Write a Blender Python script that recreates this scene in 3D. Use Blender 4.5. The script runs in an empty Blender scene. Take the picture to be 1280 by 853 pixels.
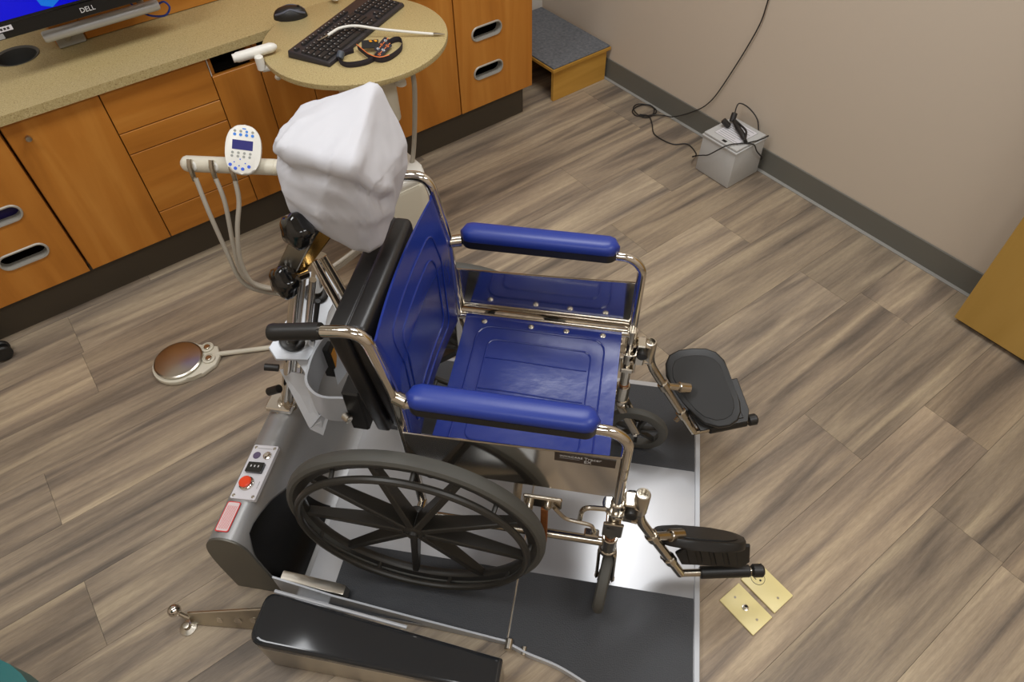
import bpy, bmesh, math, random
from mathutils import Vector, Matrix, noise
random.seed(7)
R = math.radians
sc = bpy.context.scene
col = sc.collection

# ------------------------------------------------------------------ camera
CAM_F, PITCH, YAW, ROLL = 869.517, 0.8690, 0.9470, 0.0300
CAM_LOC = Vector((-2.329, -2.295, 1.825))
cp, sp, cy, sy = math.cos(PITCH), math.sin(PITCH), math.cos(YAW), math.sin(YAW)
fwd = Vector((cy * cp, sy * cp, -sp)); right = Vector((sy, -cy, 0)); down = fwd.cross(right)
cr, sr = math.cos(ROLL), math.sin(ROLL)
rx = cr * right + sr * down; dn = -sr * right + cr * down
cam_d = bpy.data.cameras.new('camera'); cam = bpy.data.objects.new('camera', cam_d); col.objects.link(cam)
m = Matrix((rx, -dn, -fwd)).transposed().to_4x4(); m.translation = CAM_LOC
cam.matrix_world = m
cam_d.sensor_fit = 'HORIZONTAL'; cam_d.sensor_width = 36.0; cam_d.lens = 36.0 * CAM_F / 1280.0
cam_d.clip_start = 0.02; cam_d.clip_end = 50
sc.camera = cam

# ------------------------------------------------------------------ world, light, exposure
sc.view_settings.view_transform = 'Standard'; sc.view_settings.look = 'None'
sc.view_settings.gamma = 1.0; sc.view_settings.use_curve_mapping = False
sc.view_settings.exposure = -0.42
w = bpy.data.worlds.new('world'); sc.world = w; w.use_nodes = True
w.node_tree.nodes['Background'].inputs[0].default_value = (0.9, 0.95, 1.0, 1)
w.node_tree.nodes['Background'].inputs[1].default_value = 0.15
CEIL = 2.9
def ceiling_area(name, x, y, sx, sy_, power):
    d = bpy.data.lights.new(name, 'AREA'); d.shape = 'RECTANGLE'; d.size = sx; d.size_y = sy_
    d.energy = power; d.color = (0.97, 0.985, 1.0)
    o = bpy.data.objects.new(name, d); col.objects.link(o); o.location = (x, y, CEIL - 0.03)
    return o
LAMPS = ((-0.95, -0.95, 40), (-2.95, -0.95, 32), (-0.95, -3.0, 30), (-2.95, -3.0, 24))
for lx_, ly_, lp_ in LAMPS: ceiling_area('ceiling_lamp', lx_, ly_, 1.15, 0.55, lp_)

# ------------------------------------------------------------------ materials
MATS = {}
def srgb(r, g, b):
    f = lambda c: (c / 255 / 12.92) if c / 255 <= 0.04045 else ((c / 255 + 0.055) / 1.055) ** 2.4
    return (f(r), f(g), f(b), 1)
def mat(name, c, rough=0.5, metal=0.0, spec=0.5, coat=0.0, bump=0.0, bscale=200.0, var=0.0, vscale=8.0, emit=None, alpha=None):
    m = bpy.data.materials.new(name); m.use_nodes = True; nt = m.node_tree; b = nt.nodes['Principled BSDF']
    b.inputs['Base Color'].default_value = c; b.inputs['Roughness'].default_value = rough
    b.inputs['Metallic'].default_value = metal; b.inputs['Specular IOR Level'].default_value = spec
    b.inputs['Coat Weight'].default_value = coat; b.inputs['Coat Roughness'].default_value = 0.1
    if emit: b.inputs['Emission Color'].default_value = emit[0]; b.inputs['Emission Strength'].default_value = emit[1]
    tc = nt.nodes.new('ShaderNodeTexCoord')
    if var > 0:
        n = nt.nodes.new('ShaderNodeTexNoise'); n.inputs['Scale'].default_value = vscale; n.inputs['Detail'].default_value = 5
        nt.links.new(tc.outputs['Object'], n.inputs['Vector'])
        mx = nt.nodes.new('ShaderNodeMix'); mx.data_type = 'RGBA'
        mx.inputs[6].default_value = tuple(x * (1 - var) for x in c[:3]) + (1,)
        mx.inputs[7].default_value = tuple(min(1, x * (1 + var)) for x in c[:3]) + (1,)
        nt.links.new(n.outputs['Fac'], mx.inputs[0]); nt.links.new(mx.outputs[2], b.inputs['Base Color'])
    if bump > 0:
        n = nt.nodes.new('ShaderNodeTexNoise'); n.inputs['Scale'].default_value = bscale; n.inputs['Detail'].default_value = 4
        nt.links.new(tc.outputs['Object'], n.inputs['Vector'])
        bp = nt.nodes.new('ShaderNodeBump'); bp.inputs['Strength'].default_value = bump; bp.inputs['Distance'].default_value = 0.002
        nt.links.new(n.outputs['Fac'], bp.inputs['Height']); nt.links.new(bp.outputs['Normal'], b.inputs['Normal'])
    MATS[name] = m
    return m
def ramp(nt, fac, stops):
    r = nt.nodes.new('ShaderNodeValToRGB'); e = r.color_ramp.elements
    e[0].position, e[0].color = stops[0]; e[1].position, e[1].color = stops[1]
    for p, c in stops[2:]:
        x = e.new(p); x.color = c
    nt.links.new(fac, r.inputs['Fac']); return r
def mat_plank():
    m = bpy.data.materials.new('vinyl plank'); m.use_nodes = True; nt = m.node_tree; b = nt.nodes['Principled BSDF']
    L = nt.links.new; N = nt.nodes.new
    tc = N('ShaderNodeTexCoord'); oi = N('ShaderNodeObjectInfo')
    add = N('ShaderNodeVectorMath'); add.operation = 'MULTIPLY_ADD'
    comb = N('ShaderNodeCombineXYZ'); L(oi.outputs['Random'], comb.inputs[0]); L(oi.outputs['Random'], comb.inputs[1])
    L(comb.outputs[0], add.inputs[0]); add.inputs[1].default_value = (37, 91, 0); L(tc.outputs['Object'], add.inputs[2])
    def streak(sx, sy_, scale, det, dist):
        mp = N('ShaderNodeMapping'); mp.inputs['Scale'].default_value = (sx, sy_, 1); L(add.outputs[0], mp.inputs['Vector'])
        n = N('ShaderNodeTexNoise'); n.inputs['Scale'].default_value = scale; n.inputs['Detail'].default_value = det
        n.inputs['Distortion'].default_value = dist; L(mp.outputs[0], n.inputs['Vector']); return n
    n1 = streak(0.75, 10, 1.5, 3, 0.9); n2 = streak(2.2, 42, 2.0, 5, 0.4); n3 = streak(20, 170, 2.0, 3, 0)
    r1 = ramp(nt, n1.outputs['Fac'], [(0.30, srgb(108, 98, 88)), (0.43, srgb(138, 124, 108)), (0.55, srgb(160, 144, 123)), (0.70, srgb(182, 165, 139))])
    r2 = ramp(nt, n2.outputs['Fac'], [(0.30, (0.85, 0.84, 0.83, 1)), (0.60, (1.04, 1.04, 1.04, 1))])
    r3 = ramp(nt, n3.outputs['Fac'], [(0.35, (0.9, 0.9, 0.9, 1)), (0.65, (1.05, 1.05, 1.05, 1))])
    def mul(a, c):
        x = N('ShaderNodeMix'); x.data_type = 'RGBA'; x.blend_type = 'MULTIPLY'; x.inputs[0].default_value = 1
        L(a, x.inputs[6]); L(c, x.inputs[7]); return x.outputs[2]
    c = mul(mul(r1.outputs[0], r2.outputs[0]), r3.outputs[0])
    c = mul(c, oi.outputs['Color'])
    L(c, b.inputs['Base Color']); b.inputs['Roughness'].default_value = 0.42; b.inputs['Specular IOR Level'].default_value = 0.35
    bp = N('ShaderNodeBump'); bp.inputs['Strength'].default_value = 0.12; bp.inputs['Distance'].default_value = 0.001
    L(n3.outputs['Fac'], bp.inputs['Height']); L(bp.outputs['Normal'], b.inputs['Normal'])
    return m
def mat_wood(name, c1, c2, c3, axis='z', rough=0.35, scale=1.0):
    m = bpy.data.materials.new(name); m.use_nodes = True; nt = m.node_tree; b = nt.nodes['Principled BSDF']
    L = nt.links.new; N = nt.nodes.new
    tc = N('ShaderNodeTexCoord'); mp = N('ShaderNodeMapping')
    s = {'z': (9, 9, 0.9), 'x': (0.9, 9, 9), 'y': (9, 0.9, 9)}[axis]
    mp.inputs['Scale'].default_value = tuple(k * scale for k in s); L(tc.outputs['Object'], mp.inputs['Vector'])
    n = N('ShaderNodeTexNoise'); n.inputs['Scale'].default_value = 1.3; n.inputs['Detail'].default_value = 6; n.inputs['Distortion'].default_value = 0.8
    L(mp.outputs[0], n.inputs['Vector'])
    r = ramp(nt, n.outputs['Fac'], [(0.3, c1), (0.5, c2), (0.72, c3)])
    L(r.outputs[0], b.inputs['Base Color']); b.inputs['Roughness'].default_value = rough; b.inputs['Specular IOR Level'].default_value = 0.3
    MATS[name] = m; return m
def mat_speckle(name, base, dark, light, scale=260, rough=0.35):
    m = bpy.data.materials.new(name); m.use_nodes = True; nt = m.node_tree; b = nt.nodes['Principled BSDF']
    L = nt.links.new; N = nt.nodes.new
    tc = N('ShaderNodeTexCoord'); n = N('ShaderNodeTexNoise'); n.inputs['Scale'].default_value = scale; n.inputs['Detail'].default_value = 2
    L(tc.outputs['Object'], n.inputs['Vector'])
    r = ramp(nt, n.outputs['Fac'], [(0.32, dark), (0.42, base), (0.58, base), (0.70, light)])
    L(r.outputs[0], b.inputs['Base Color']); b.inputs['Roughness'].default_value = rough; b.inputs['Specular IOR Level'].default_value = 0.35
    MATS[name] = m; return m

M_PLANK = mat_plank()
M_WALL = mat('wall paint', srgb(204, 191, 174), 0.75, bump=0.08, bscale=120, spec=0.2)
M_WALLW = mat('white wall paint', srgb(205, 200, 192), 0.8, spec=0.2)
M_CEIL = mat('ceiling white', srgb(225, 222, 214), 0.9, spec=0.1)
M_BASE = mat('baseboard vinyl', srgb(106, 104, 96), 0.6)
M_TRIM = mat('pale caulk strip', srgb(150, 148, 142), 0.5)
M_TOE = mat('toe kick', srgb(74, 66, 54), 0.6)
M_WOOD = mat_wood('cherry laminate', srgb(162, 101, 36), srgb(182, 117, 45), srgb(196, 133, 58), 'z')
M_WOODH = mat_wood('cherry laminate across', srgb(162, 101, 36), srgb(182, 117, 45), srgb(196, 133, 58), 'x')
M_OAK = mat_wood('birch plywood', srgb(176, 128, 50), srgb(196, 148, 66), srgb(208, 162, 80), 'x', 0.45)
M_DOOR = mat_wood('birch door', srgb(168, 132, 62), srgb(180, 143, 72), srgb(190, 153, 82), 'z', 0.45, 0.6)
M_DARKIN = mat('shaded cabinet interior', srgb(24, 21, 18), 0.9, spec=0.1)  # near-black colour holds the shade inside the cabinets
M_COUNTER = mat_speckle('beige solid surface', srgb(176, 158, 112), srgb(140, 120, 78), srgb(196, 180, 138))
M_CHROME = mat('chrome', srgb(215, 210, 202), 0.10, 1.0)
M_CHROMER = mat('worn chrome', srgb(190, 182, 168), 0.22, 1.0, bump=0.05, bscale=90)
M_STEEL = mat('brushed stainless', srgb(196, 190, 178), 0.28, 1.0, bump=0.03, bscale=400)
M_ALU = mat('satin silver deck', srgb(186, 187, 190), 0.30, 0.45, bump=0.02, bscale=500)
M_SILVER = mat('silver painted housing', srgb(162, 162, 162), 0.36, 0.45)
M_DKGREY = mat('grey housing end', srgb(112, 110, 102), 0.45, 0.5)
M_BLUE = mat('blue vinyl', srgb(27, 46, 124), 0.24, spec=0.6, bump=0.5, bscale=18, var=0.25, vscale=7)
M_BLUEPAD = mat('blue moulded pad', srgb(31, 53, 138), 0.38, bump=0.06, bscale=60)
M_BLACKPL = mat('black plastic', srgb(26, 25, 24), 0.42)
M_BLACKG = mat('glossy black knob', srgb(16, 16, 17), 0.12, coat=0.4)
M_BLACKLID = mat('glossy black lid', srgb(40, 42, 45), 0.07)
M_RUBBER = mat('tyre rubber', srgb(80, 79, 74), 0.6)
M_WHEEL = mat('dark composite wheel', srgb(44, 42, 38), 0.42)
M_TREAD = mat('black non slip tread', srgb(58, 60, 64), 0.55, bump=0.8, bscale=350, spec=0.5)
M_BLACKLEATH = mat('black upholstery', srgb(28, 27, 27), 0.36, bump=0.08, bscale=120)
M_WHITEPOW = mat('pale grey powder coat', srgb(196, 200, 206), 0.35, 0.25)
M_PAPER = mat('white paper fabric', srgb(198, 198, 203), 0.85, spec=0.15, bump=0.12, bscale=40)
M_CREAM = mat('cream plastic', srgb(214, 208, 190), 0.4)
M_WHITEPL = mat('white plastic', srgb(226, 224, 216), 0.35)
M_GREYHOSE = mat('grey hose', srgb(168, 160, 146), 0.5)
M_LCD = mat('blue lcd', srgb(52, 52, 118), 0.2)
M_BTNB = mat('blue button', srgb(60, 130, 220), 0.4)
M_BTNB2 = mat('deep blue button', srgb(40, 90, 210), 0.4)
M_BTNG = mat('grey button', srgb(150, 152, 146), 0.4)
M_RED = mat('red print', srgb(210, 60, 60), 0.5)
M_ORANGER = mat('red orange button', srgb(232, 70, 30), 0.35)
M_LABELW = mat('label white', srgb(214, 212, 216), 0.4)
M_YELLOW = mat('ivory yellow plate', srgb(236, 222, 160), 0.4)
M_CARPET = mat('grey carpet', srgb(104, 106, 110), 0.95, bump=1.0, bscale=300, var=0.6, vscale=70)
M_BATT = mat('light grey abs', srgb(186, 186, 184), 0.5)
M_PRINT = mat('grey print', srgb(150, 150, 150), 0.6)
M_CORD = mat('black cord', srgb(34, 30, 28), 0.55)
M_SCREEN = mat('lit blue screen', srgb(0, 0, 40), 0.2, emit=(srgb(0, 10, 235), 0.9))
M_SCREENL = mat('lit pale blue screen', srgb(0, 0, 40), 0.2, emit=(srgb(20, 130, 245), 0.9))
M_BLUECABLE = mat('blue cable', srgb(34, 60, 150), 0.4)
M_TEAL = mat('teal vinyl', srgb(22, 92, 92), 0.4)
M_RUST = mat('rusty bracket', srgb(150, 92, 46), 0.6, 0.4, var=0.4, vscale=60)
M_KEY = mat('key cap', srgb(34, 32, 32), 0.5)
M_LEGEND = mat('white legend print', srgb(205, 205, 205), 0.5)
M_KEYPRINT = mat('key legend grey', srgb(150, 150, 150), 0.5)
M_RING = mat('matte grey slot ring', srgb(166, 162, 152), 0.45, 0.2)
M_CHUTE = mat('dull dark steel', srgb(88, 87, 84), 0.45, 0.5)
M_GOLDREFL = mat('link with golden reflection tint', srgb(196, 158, 92), 0.22, 1.0)  # golden reflection of the wood put into the link's metal tint
M_KBD = mat('keyboard shell', srgb(46, 42, 44), 0.45)
M_LANYARD = mat('dark lanyard ribbon', srgb(36, 30, 40), 0.7)
M_ORANGE = mat('orange print', srgb(226, 120, 60), 0.6)
M_AMBER = mat('amber print', srgb(236, 160, 40), 0.5)
M_STICKER = mat('dark brown sticker', srgb(52, 40, 32), 0.35)
M_GLOVE = mat('purple and green box', srgb(40, 30, 90), 0.6)

# ------------------------------------------------------------------ mesh helpers
def finish(name, bm, material, parent=None, smooth=35, recalc=True):
    if recalc: bmesh.ops.recalc_face_normals(bm, faces=bm.faces)
    me = bpy.data.meshes.new(name)
    if smooth is not None:
        lim = R(smooth)
        for f in bm.faces: f.smooth = True
        for e in bm.edges:
            if len(e.link_faces) == 2 and e.calc_face_angle(0) > lim: e.smooth = False
    bm.to_mesh(me); bm.free()
    me.materials.append(material)
    o = bpy.data.objects.new(name, me); col.objects.link(o)
    if parent: o.parent = parent
    return o
def tag(o, label, cat, group=None):
    o['label'] = label; o['category'] = cat
    if group: o['group'] = group
    return o
def struct(o): o['kind'] = 'structure'; return o
def empty(name, loc=(0, 0, 0), rz=0):
    o = bpy.data.objects.new(name, None); col.objects.link(o); o.location = loc; o.rotation_euler = (0, 0, rz)
    o.empty_display_size = 0.1; return o
def BM(): return bmesh.new()
def box(bm, a, b, bevel=0.0, seg=2):
    vs = [bm.verts.new((x, y, z)) for x in (a[0], b[0]) for y in (a[1], b[1]) for z in (a[2], b[2])]
    idx = [(0, 1, 3, 2), (4, 6, 7, 5), (0, 4, 5, 1), (2, 3, 7, 6), (0, 2, 6, 4), (1, 5, 7, 3)]
    fs = [bm.faces.new([vs[i] for i in q]) for q in idx]
    if bevel > 0:
        es = list({e for f in fs for e in f.edges})
        bmesh.ops.bevel(bm, geom=es, offset=bevel, segments=seg, profile=0.5, affect='EDGES')
    return bm
def hexa(bm, p, bevel=0.0, seg=2):
    """8 corners: bottom 4 (ccw) then top 4 (ccw)"""
    vs = [bm.verts.new(q) for q in p]
    fs = [bm.faces.new([vs[i] for i in q]) for q in [(3, 2, 1, 0), (4, 5, 6, 7), (0, 1, 5, 4), (1, 2, 6, 5), (2, 3, 7, 6), (3, 0, 4, 7)]]
    if bevel > 0:
        es = list({e for f in fs for e in f.edges})
        bmesh.ops.bevel(bm, geom=es, offset=bevel, segments=seg, profile=0.5, affect='EDGES')
    return bm
def catmull(pts, n=6, closed=False):
    P = [Vector(p) for p in pts]; out = []; k = len(P)
    rng = range(k) if closed else range(k - 1)
    for i in rng:
        if closed: p0, p1, p2, p3 = P[(i - 1) % k], P[i], P[(i + 1) % k], P[(i + 2) % k]
        else: p0, p1, p2, p3 = P[max(i - 1, 0)], P[i], P[i + 1], P[min(i + 2, k - 1)]
        for j in range(n):
            t = j / n
            out.append(0.5 * ((2 * p1) + (-p0 + p2) * t + (2 * p0 - 5 * p1 + 4 * p2 - p3) * t * t + (-p0 + 3 * p1 - 3 * p2 + p3) * t ** 3))
    if not closed: out.append(P[-1].copy())
    return out
def fillet(pts, r, n=5):
    """polyline with rounded corners"""
    P = [Vector(p) for p in pts]; out = [P[0]]
    for i in range(1, len(P) - 1):
        a, b, c = P[i - 1], P[i], P[i + 1]
        d1 = (a - b); d2 = (c - b); k = min(r, d1.length * 0.48, d2.length * 0.48)
        s = b + d1.normalized() * k; e = b + d2.normalized() * k
        for j in range(n + 1):
            t = j / n; out.append((1 - t) ** 2 * s + 2 * t * (1 - t) * b + t * t * e)
    out.append(P[-1]); return out
def tube(bm, pts, r, seg=10, closed=False, cap=True, flat=None):
    """sweep a circle (or ellipse flat=(ra, rb, upvector)) along pts; r may be a list"""
    P = [Vector(p) for p in pts]; n = len(P); rings = []
    up = None
    for i in range(n):
        if closed: t = P[(i + 1) % n] - P[(i - 1) % n]
        else: t = P[min(i + 1, n - 1)] - P[max(i - 1, 0)]
        if t.length < 1e-9: t = Vector((0, 0, 1))
        t.normalize()
        if flat: u = Vector(flat[2]); u = (u - t * u.dot(t)); u.normalize()
        elif up is None:
            u = Vector((0, 0, 1)) if abs(t.z) < 0.9 else Vector((1, 0, 0)); u = (u - t * u.dot(t)).normalized()
        else:
            u = up - t * up.dot(t)
            u = u.normalized() if u.length > 1e-6 else up
        up = u; v = t.cross(u)
        ri = r[i] if isinstance(r, (list, tuple)) else r
        ra, rb = (flat[0], flat[1]) if flat else (ri, ri)
        rings.append([bm.verts.new(P[i] + u * ra * math.cos(2 * math.pi * k / seg) + v * rb * math.sin(2 * math.pi * k / seg)) for k in range(seg)])
    m_ = n if closed else n - 1
    for i in range(m_):
        a, b = rings[i], rings[(i + 1) % n]
        for k in range(seg):
            bm.faces.new((a[k], a[(k + 1) % seg], b[(k + 1) % seg], b[k]))
    if cap and not closed:
        bm.faces.new(rings[0][::-1]); bm.faces.new(rings[-1])
    return bm
def frame(axis):
    z = Vector(axis).normalized(); x = Vector((0, 0, 1)) if abs(z.z) < 0.9 else Vector((1, 0, 0))
    x = (x - z * x.dot(z)).normalized(); return x, z.cross(x), z
def lathe(bm, origin, axis, prof, seg=24, xdir=None):
    """prof: list of (radius, height along axis)"""
    x, y, z = frame(axis)
    if xdir is not None:
        x = Vector(xdir); x = (x - z * x.dot(z)).normalized(); y = z.cross(x)
    o = Vector(origin); rings = []
    for r, h in prof:
        if r < 1e-6: rings.append([bm.verts.new(o + z * h)])
        else: rings.append([bm.verts.new(o + z * h + (x * math.cos(2 * math.pi * k / seg) + y * math.sin(2 * math.pi * k / seg)) * r) for k in range(seg)])
    for a, b in zip(rings, rings[1:]):
        for k in range(seg):
            k2 = (k + 1) % seg
            if len(a) == 1 and len(b) == 1: continue
            if len(a) == 1: bm.faces.new((a[0], b[k2], b[k]))
            elif len(b) == 1: bm.faces.new((a[k], a[k2], b[0]))
            else: bm.faces.new((a[k], a[k2], b[k2], b[k]))
    if len(rings[0]) > 1: bm.faces.new(rings[0][::-1])
    if len(rings[-1]) > 1: bm.faces.new(rings[-1])
    return bm
def cyl(bm, a, b, r, seg=16, bev=0.0):
    a = Vector(a); b = Vector(b); h = (b - a).length
    pr = [(r, 0), (r, h)] if bev <= 0 else [(r - bev, 0), (r, bev), (r, h - bev), (r - bev, h)]
    return lathe(bm, a, b - a, pr, seg)
def prism(bm, poly, o, ex, ey, ez, depth, bevel=0.0, seg=2):
    """polygon in (ex, ey) extruded along ez by depth"""
    o = Vector(o); ex, ey, ez = Vector(ex), Vector(ey), Vector(ez)
    lo = [bm.verts.new(o + ex * p[0] + ey * p[1]) for p in poly]
    hi = [bm.verts.new(o + ex * p[0] + ey * p[1] + ez * depth) for p in poly]
    n = len(poly)
    f0 = bm.faces.new(lo[::-1]); f1 = bm.faces.new(hi); 
    for i in range(n): bm.faces.new((lo[i], lo[(i + 1) % n], hi[(i + 1) % n], hi[i]))
    if bevel > 0:
        es = list(set(f1.edges) | set(f0.edges))
        bmesh.ops.bevel(bm, geom=es, offset=bevel, segments=seg, profile=0.5, affect='EDGES')
    return bm
def rrect(w, h, r, n=5, cx=0, cy_=0):
    out = []
    for sx, sy_, a0 in ((1, 1, 0), (-1, 1, 90), (-1, -1, 180), (1, -1, 270)):
        for k in range(n + 1):
            a = R(a0 + 90 * k / n); out.append((cx + sx * (w / 2 - r) + r * math.cos(a), cy_ + sy_ * (h / 2 - r) + r * math.sin(a)))
    return out
def sheet(bm, f, nu, nv, thick, nrm=None):
    """solid sheet from f(s, t) with s, t in 0..1; thickness along -normal"""
    g = [[Vector(f(i / nu, j / nv)) for j in range(nv + 1)] for i in range(nu + 1)]
    def nor(i, j):
        a = g[min(i + 1, nu)][j] - g[max(i - 1, 0)][j]; b = g[i][min(j + 1, nv)] - g[i][max(j - 1, 0)]
        n = a.cross(b); return n.normalized() if n.length > 1e-9 else Vector((0, 0, 1))
    A = [[bm.verts.new(g[i][j]) for j in range(nv + 1)] for i in range(nu + 1)]
    B = [[bm.verts.new(g[i][j] - nor(i, j) * thick) for j in range(nv + 1)] for i in range(nu + 1)]
    for i in range(nu):
        for j in range(nv):
            bm.faces.new((A[i][j], A[i + 1][j], A[i + 1][j + 1], A[i][j + 1]))
            bm.faces.new((B[i][j], B[i][j + 1], B[i + 1][j + 1], B[i + 1][j]))
    for i in range(nu):
        bm.faces.new((A[i][0], B[i][0], B[i + 1][0], A[i + 1][0])); bm.faces.new((A[i][nv], A[i + 1][nv], B[i + 1][nv], B[i][nv]))
    for j in range(nv):
        bm.faces.new((A[0][j], A[0][j + 1], B[0][j + 1], B[0][j])); bm.faces.new((A[nu][j], B[nu][j], B[nu][j + 1], A[nu][j + 1]))
    return bm
def strip(bm, path, zlo, zhi, th):
    """vertical bent plate along a horizontal path of (x, y); zlo / zhi numbers or lists"""
    P = [Vector((p[0], p[1], 0)) for p in path]; n = len(P); rows = []
    for i in range(n):
        t = (P[min(i + 1, n - 1)] - P[max(i - 1, 0)]).normalized(); s = Vector((-t.y, t.x, 0)) * th / 2
        a = zlo[i] if isinstance(zlo, (list, tuple)) else zlo; b = zhi[i] if isinstance(zhi, (list, tuple)) else zhi
        rows.append([bm.verts.new(P[i] + s + Vector((0, 0, a))), bm.verts.new(P[i] + s + Vector((0, 0, b))),
                     bm.verts.new(P[i] - s + Vector((0, 0, b))), bm.verts.new(P[i] - s + Vector((0, 0, a)))])
    for a, b in zip(rows, rows[1:]):
        for k in range(4): bm.faces.new((a[k], a[(k + 1) % 4], b[(k + 1) % 4], b[k]))
    bm.faces.new(rows[0][::-1]); bm.faces.new(rows[-1]); return bm
def text(name, s, size, origin, ex, ey, material, parent, depth=0.0004, align='LEFT'):
    cu = bpy.data.curves.new(name, 'FONT'); cu.body = s; cu.size = size; cu.extrude = depth; cu.align_x = align; cu.resolution_u = 3
    t = bpy.data.objects.new(name, cu); col.objects.link(t)
    dg = bpy.context.evaluated_depsgraph_get(); me = bpy.data.meshes.new_from_object(t.evaluated_get(dg))
    bpy.data.objects.remove(t); bpy.data.curves.remove(cu)
    ex = Vector(ex).normalized(); ey = Vector(ey); ey = (ey - ex * ey.dot(ex)).normalized(); ez = ex.cross(ey)
    mm = Matrix((ex, ey, ez)).transposed().to_4x4(); mm.translation = Vector(origin)
    me.transform(mm); me.materials.clear(); me.materials.append(material); me.name = name
    o = bpy.data.objects.new(name, me); col.objects.link(o); o.parent = parent; return o
def copy_tree(o, parent=None):
    c = o.copy(); col.objects.link(c); c.parent = parent
    for ch in list(o.children): copy_tree(ch, c)
    return c

# ================================================================== THE ROOM
XL, YF, YB = -4.3, -4.1, 0.58
bm = BM(); box(bm, (XL, YF, -0.10), (0.0, YB, -0.0065)); floor = struct(finish('floor', bm, mat('subfloor', srgb(70, 60, 50), 0.9), smooth=None))
PW, PL = 0.2085, 1.22
ENDS = {-1: -0.862, 0: -0.566, 1: -0.887, 2: -0.30, 3: -0.38, 4: -1.05, 5: -2.846, 6: -0.75, 7: -0.41, 8: -0.668, 9: -0.188, 10: -2.62}
TONES = {(0, 1): 0.84, (0, 0): 1.16, (1, 0): 1.08, (1, 1): 0.86, (-1, 0): 0.90, (-1, 1): 0.84, (3, 0): 1.08, (3, 1): 0.84, (7, 0): 1.10, (7, 1): 0.92,
         (8, 0): 1.06, (8, 1): 1.04, (9, 0): 0.90, (9, 1): 0.92, (10, 0): 1.0}
plank_mesh = {}
for r in range(-11, 14):
    y1 = -2.052 + PW * r; y0 = y1 - PW
    y0c, y1c = max(y0, YF), min(y1, YB)
    if y1c - y0c < 0.01: continue
    e = ENDS.get(r, -random.uniform(0.1, 1.2))
    k = math.ceil((0 - e) / PL); x1 = e + k * PL; idx = k
    while x1 > XL:
        x0 = x1 - PL; a, b = max(x0, XL), min(x1, 0.0)
        if b - a > 0.01:
            key = (round(b - a, 4), round(y1c - y0c, 4))
            if key not in plank_mesh:
                bm = BM(); g = 0.0004
                box(bm, (-key[0] / 2 + g, -key[1] / 2 + g, -0.0063), (key[0] / 2 - g, key[1] / 2 - g, 0.0))
                for ed in [ed for ed in bm.edges if all(v.co.z > -0.001 for v in ed.verts)]: pass
                o = finish('plank', bm, M_PLANK, floor, smooth=None); plank_mesh[key] = o.data
            else:
                o = bpy.data.objects.new('plank', plank_mesh[key]); col.objects.link(o); o.parent = floor
            o.location = ((a + b) / 2, (y0c + y1c) / 2, 0)
            # index 0 = the plank that ends (towards the right wall) at e
            t = TONES.get((r, k - idx + 0) if False else (r, 1 if x0 >= e - 0.01 else (0 if x1 <= e + 0.01 and x1 > e - 0.01 else -1)), random.uniform(0.86, 1.08))
            wv = random.uniform(-0.015, 0.015)
            o.color = (t * (1 + wv), t, t * (1 - wv), 1)
        x1 = x0
bm = BM(); box(bm, (0, YF, -0.1), (0.12, YB + 0.12, CEIL)); struct(finish('wall_right', bm, M_WALL, smooth=None))
bm = BM(); box(bm, (XL - 0.12, YB, -0.1), (0.0, YB + 0.12, CEIL)); struct(finish('wall_back', bm, M_WALLW, smooth=None))
bm = BM(); box(bm, (XL - 0.12, YF, -0.1), (XL, YB, CEIL)); struct(finish('wall_left', bm, M_WALL, smooth=None))
bm = BM(); box(bm, (XL - 0.12, YF - 0.12, -0.1), (0.12, YF, CEIL)); struct(finish('wall_front', bm, M_WALL, smooth=None))
bm = BM(); box(bm, (XL - 0.12, YF - 0.12, CEIL), (0.12, YB + 0.12, CEIL + 0.1)); struct(finish('ceiling', bm, M_CEIL, smooth=None))
bm = BM(); box(bm, (-0.007, YF, 0.0), (0.0, YB, 0.099), 0.002, 1); struct(finish('baseboard_right', bm, M_BASE, smooth=None))
bm = BM(); box(bm, (-0.024, YF, 0.0), (-0.0072, YB, 0.0035), 0.001, 1); struct(finish('trim_1', bm, M_TRIM, smooth=None))
bm = BM(); box(bm, (-2.93, 0.067, 0.0), (-0.525, 0.085, 0.164)); struct(finish('baseboard_back', bm, M_TOE, smooth=None))
bm = BM(); box(bm, (-0.172, -2.95, 0.018), (-0.130, -1.907, 2.05), 0.002, 1); struct(finish('door_1', bm, M_DOOR, smooth=None))

# ================================================================== CABINETS
ZK, ZT = 0.165, 0.736
FT = 0.019       # front thickness: face at y = 0
def carcass(root, x0, x1, ztop=ZT):
    bm = BM(); g = 0.0015
    box(bm, (x0 + g, FT + 0.001, ZK), (x0 + g + 0.016, 0.55, ztop)); box(bm, (x1 - g - 0.016, FT + 0.001, ZK), (x1 - g, 0.55, ztop))
    box(bm, (x0 + g, FT + 0.001, ZK), (x1 - g, 0.55, ZK + 0.016)); box(bm, (x0 + g, 0.54, ZK), (x1 - g, 0.55, ztop))
    box(bm, (x0 + g, FT + 0.03, ztop - 0.02), (x1 - g, 0.13, ztop))
    return finish('body', bm, M_WOOD, root, smooth=None)
def front(root, name, x0, x1, z0, z1, material=None, g=0.0016):
    bm = BM(); box(bm, (x0 + g, 0, z0 + g), (x1 - g, FT, z1 - g), 0.0012, 1)
    return finish(name, bm, material or M_WOOD, root, smooth=None)
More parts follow.
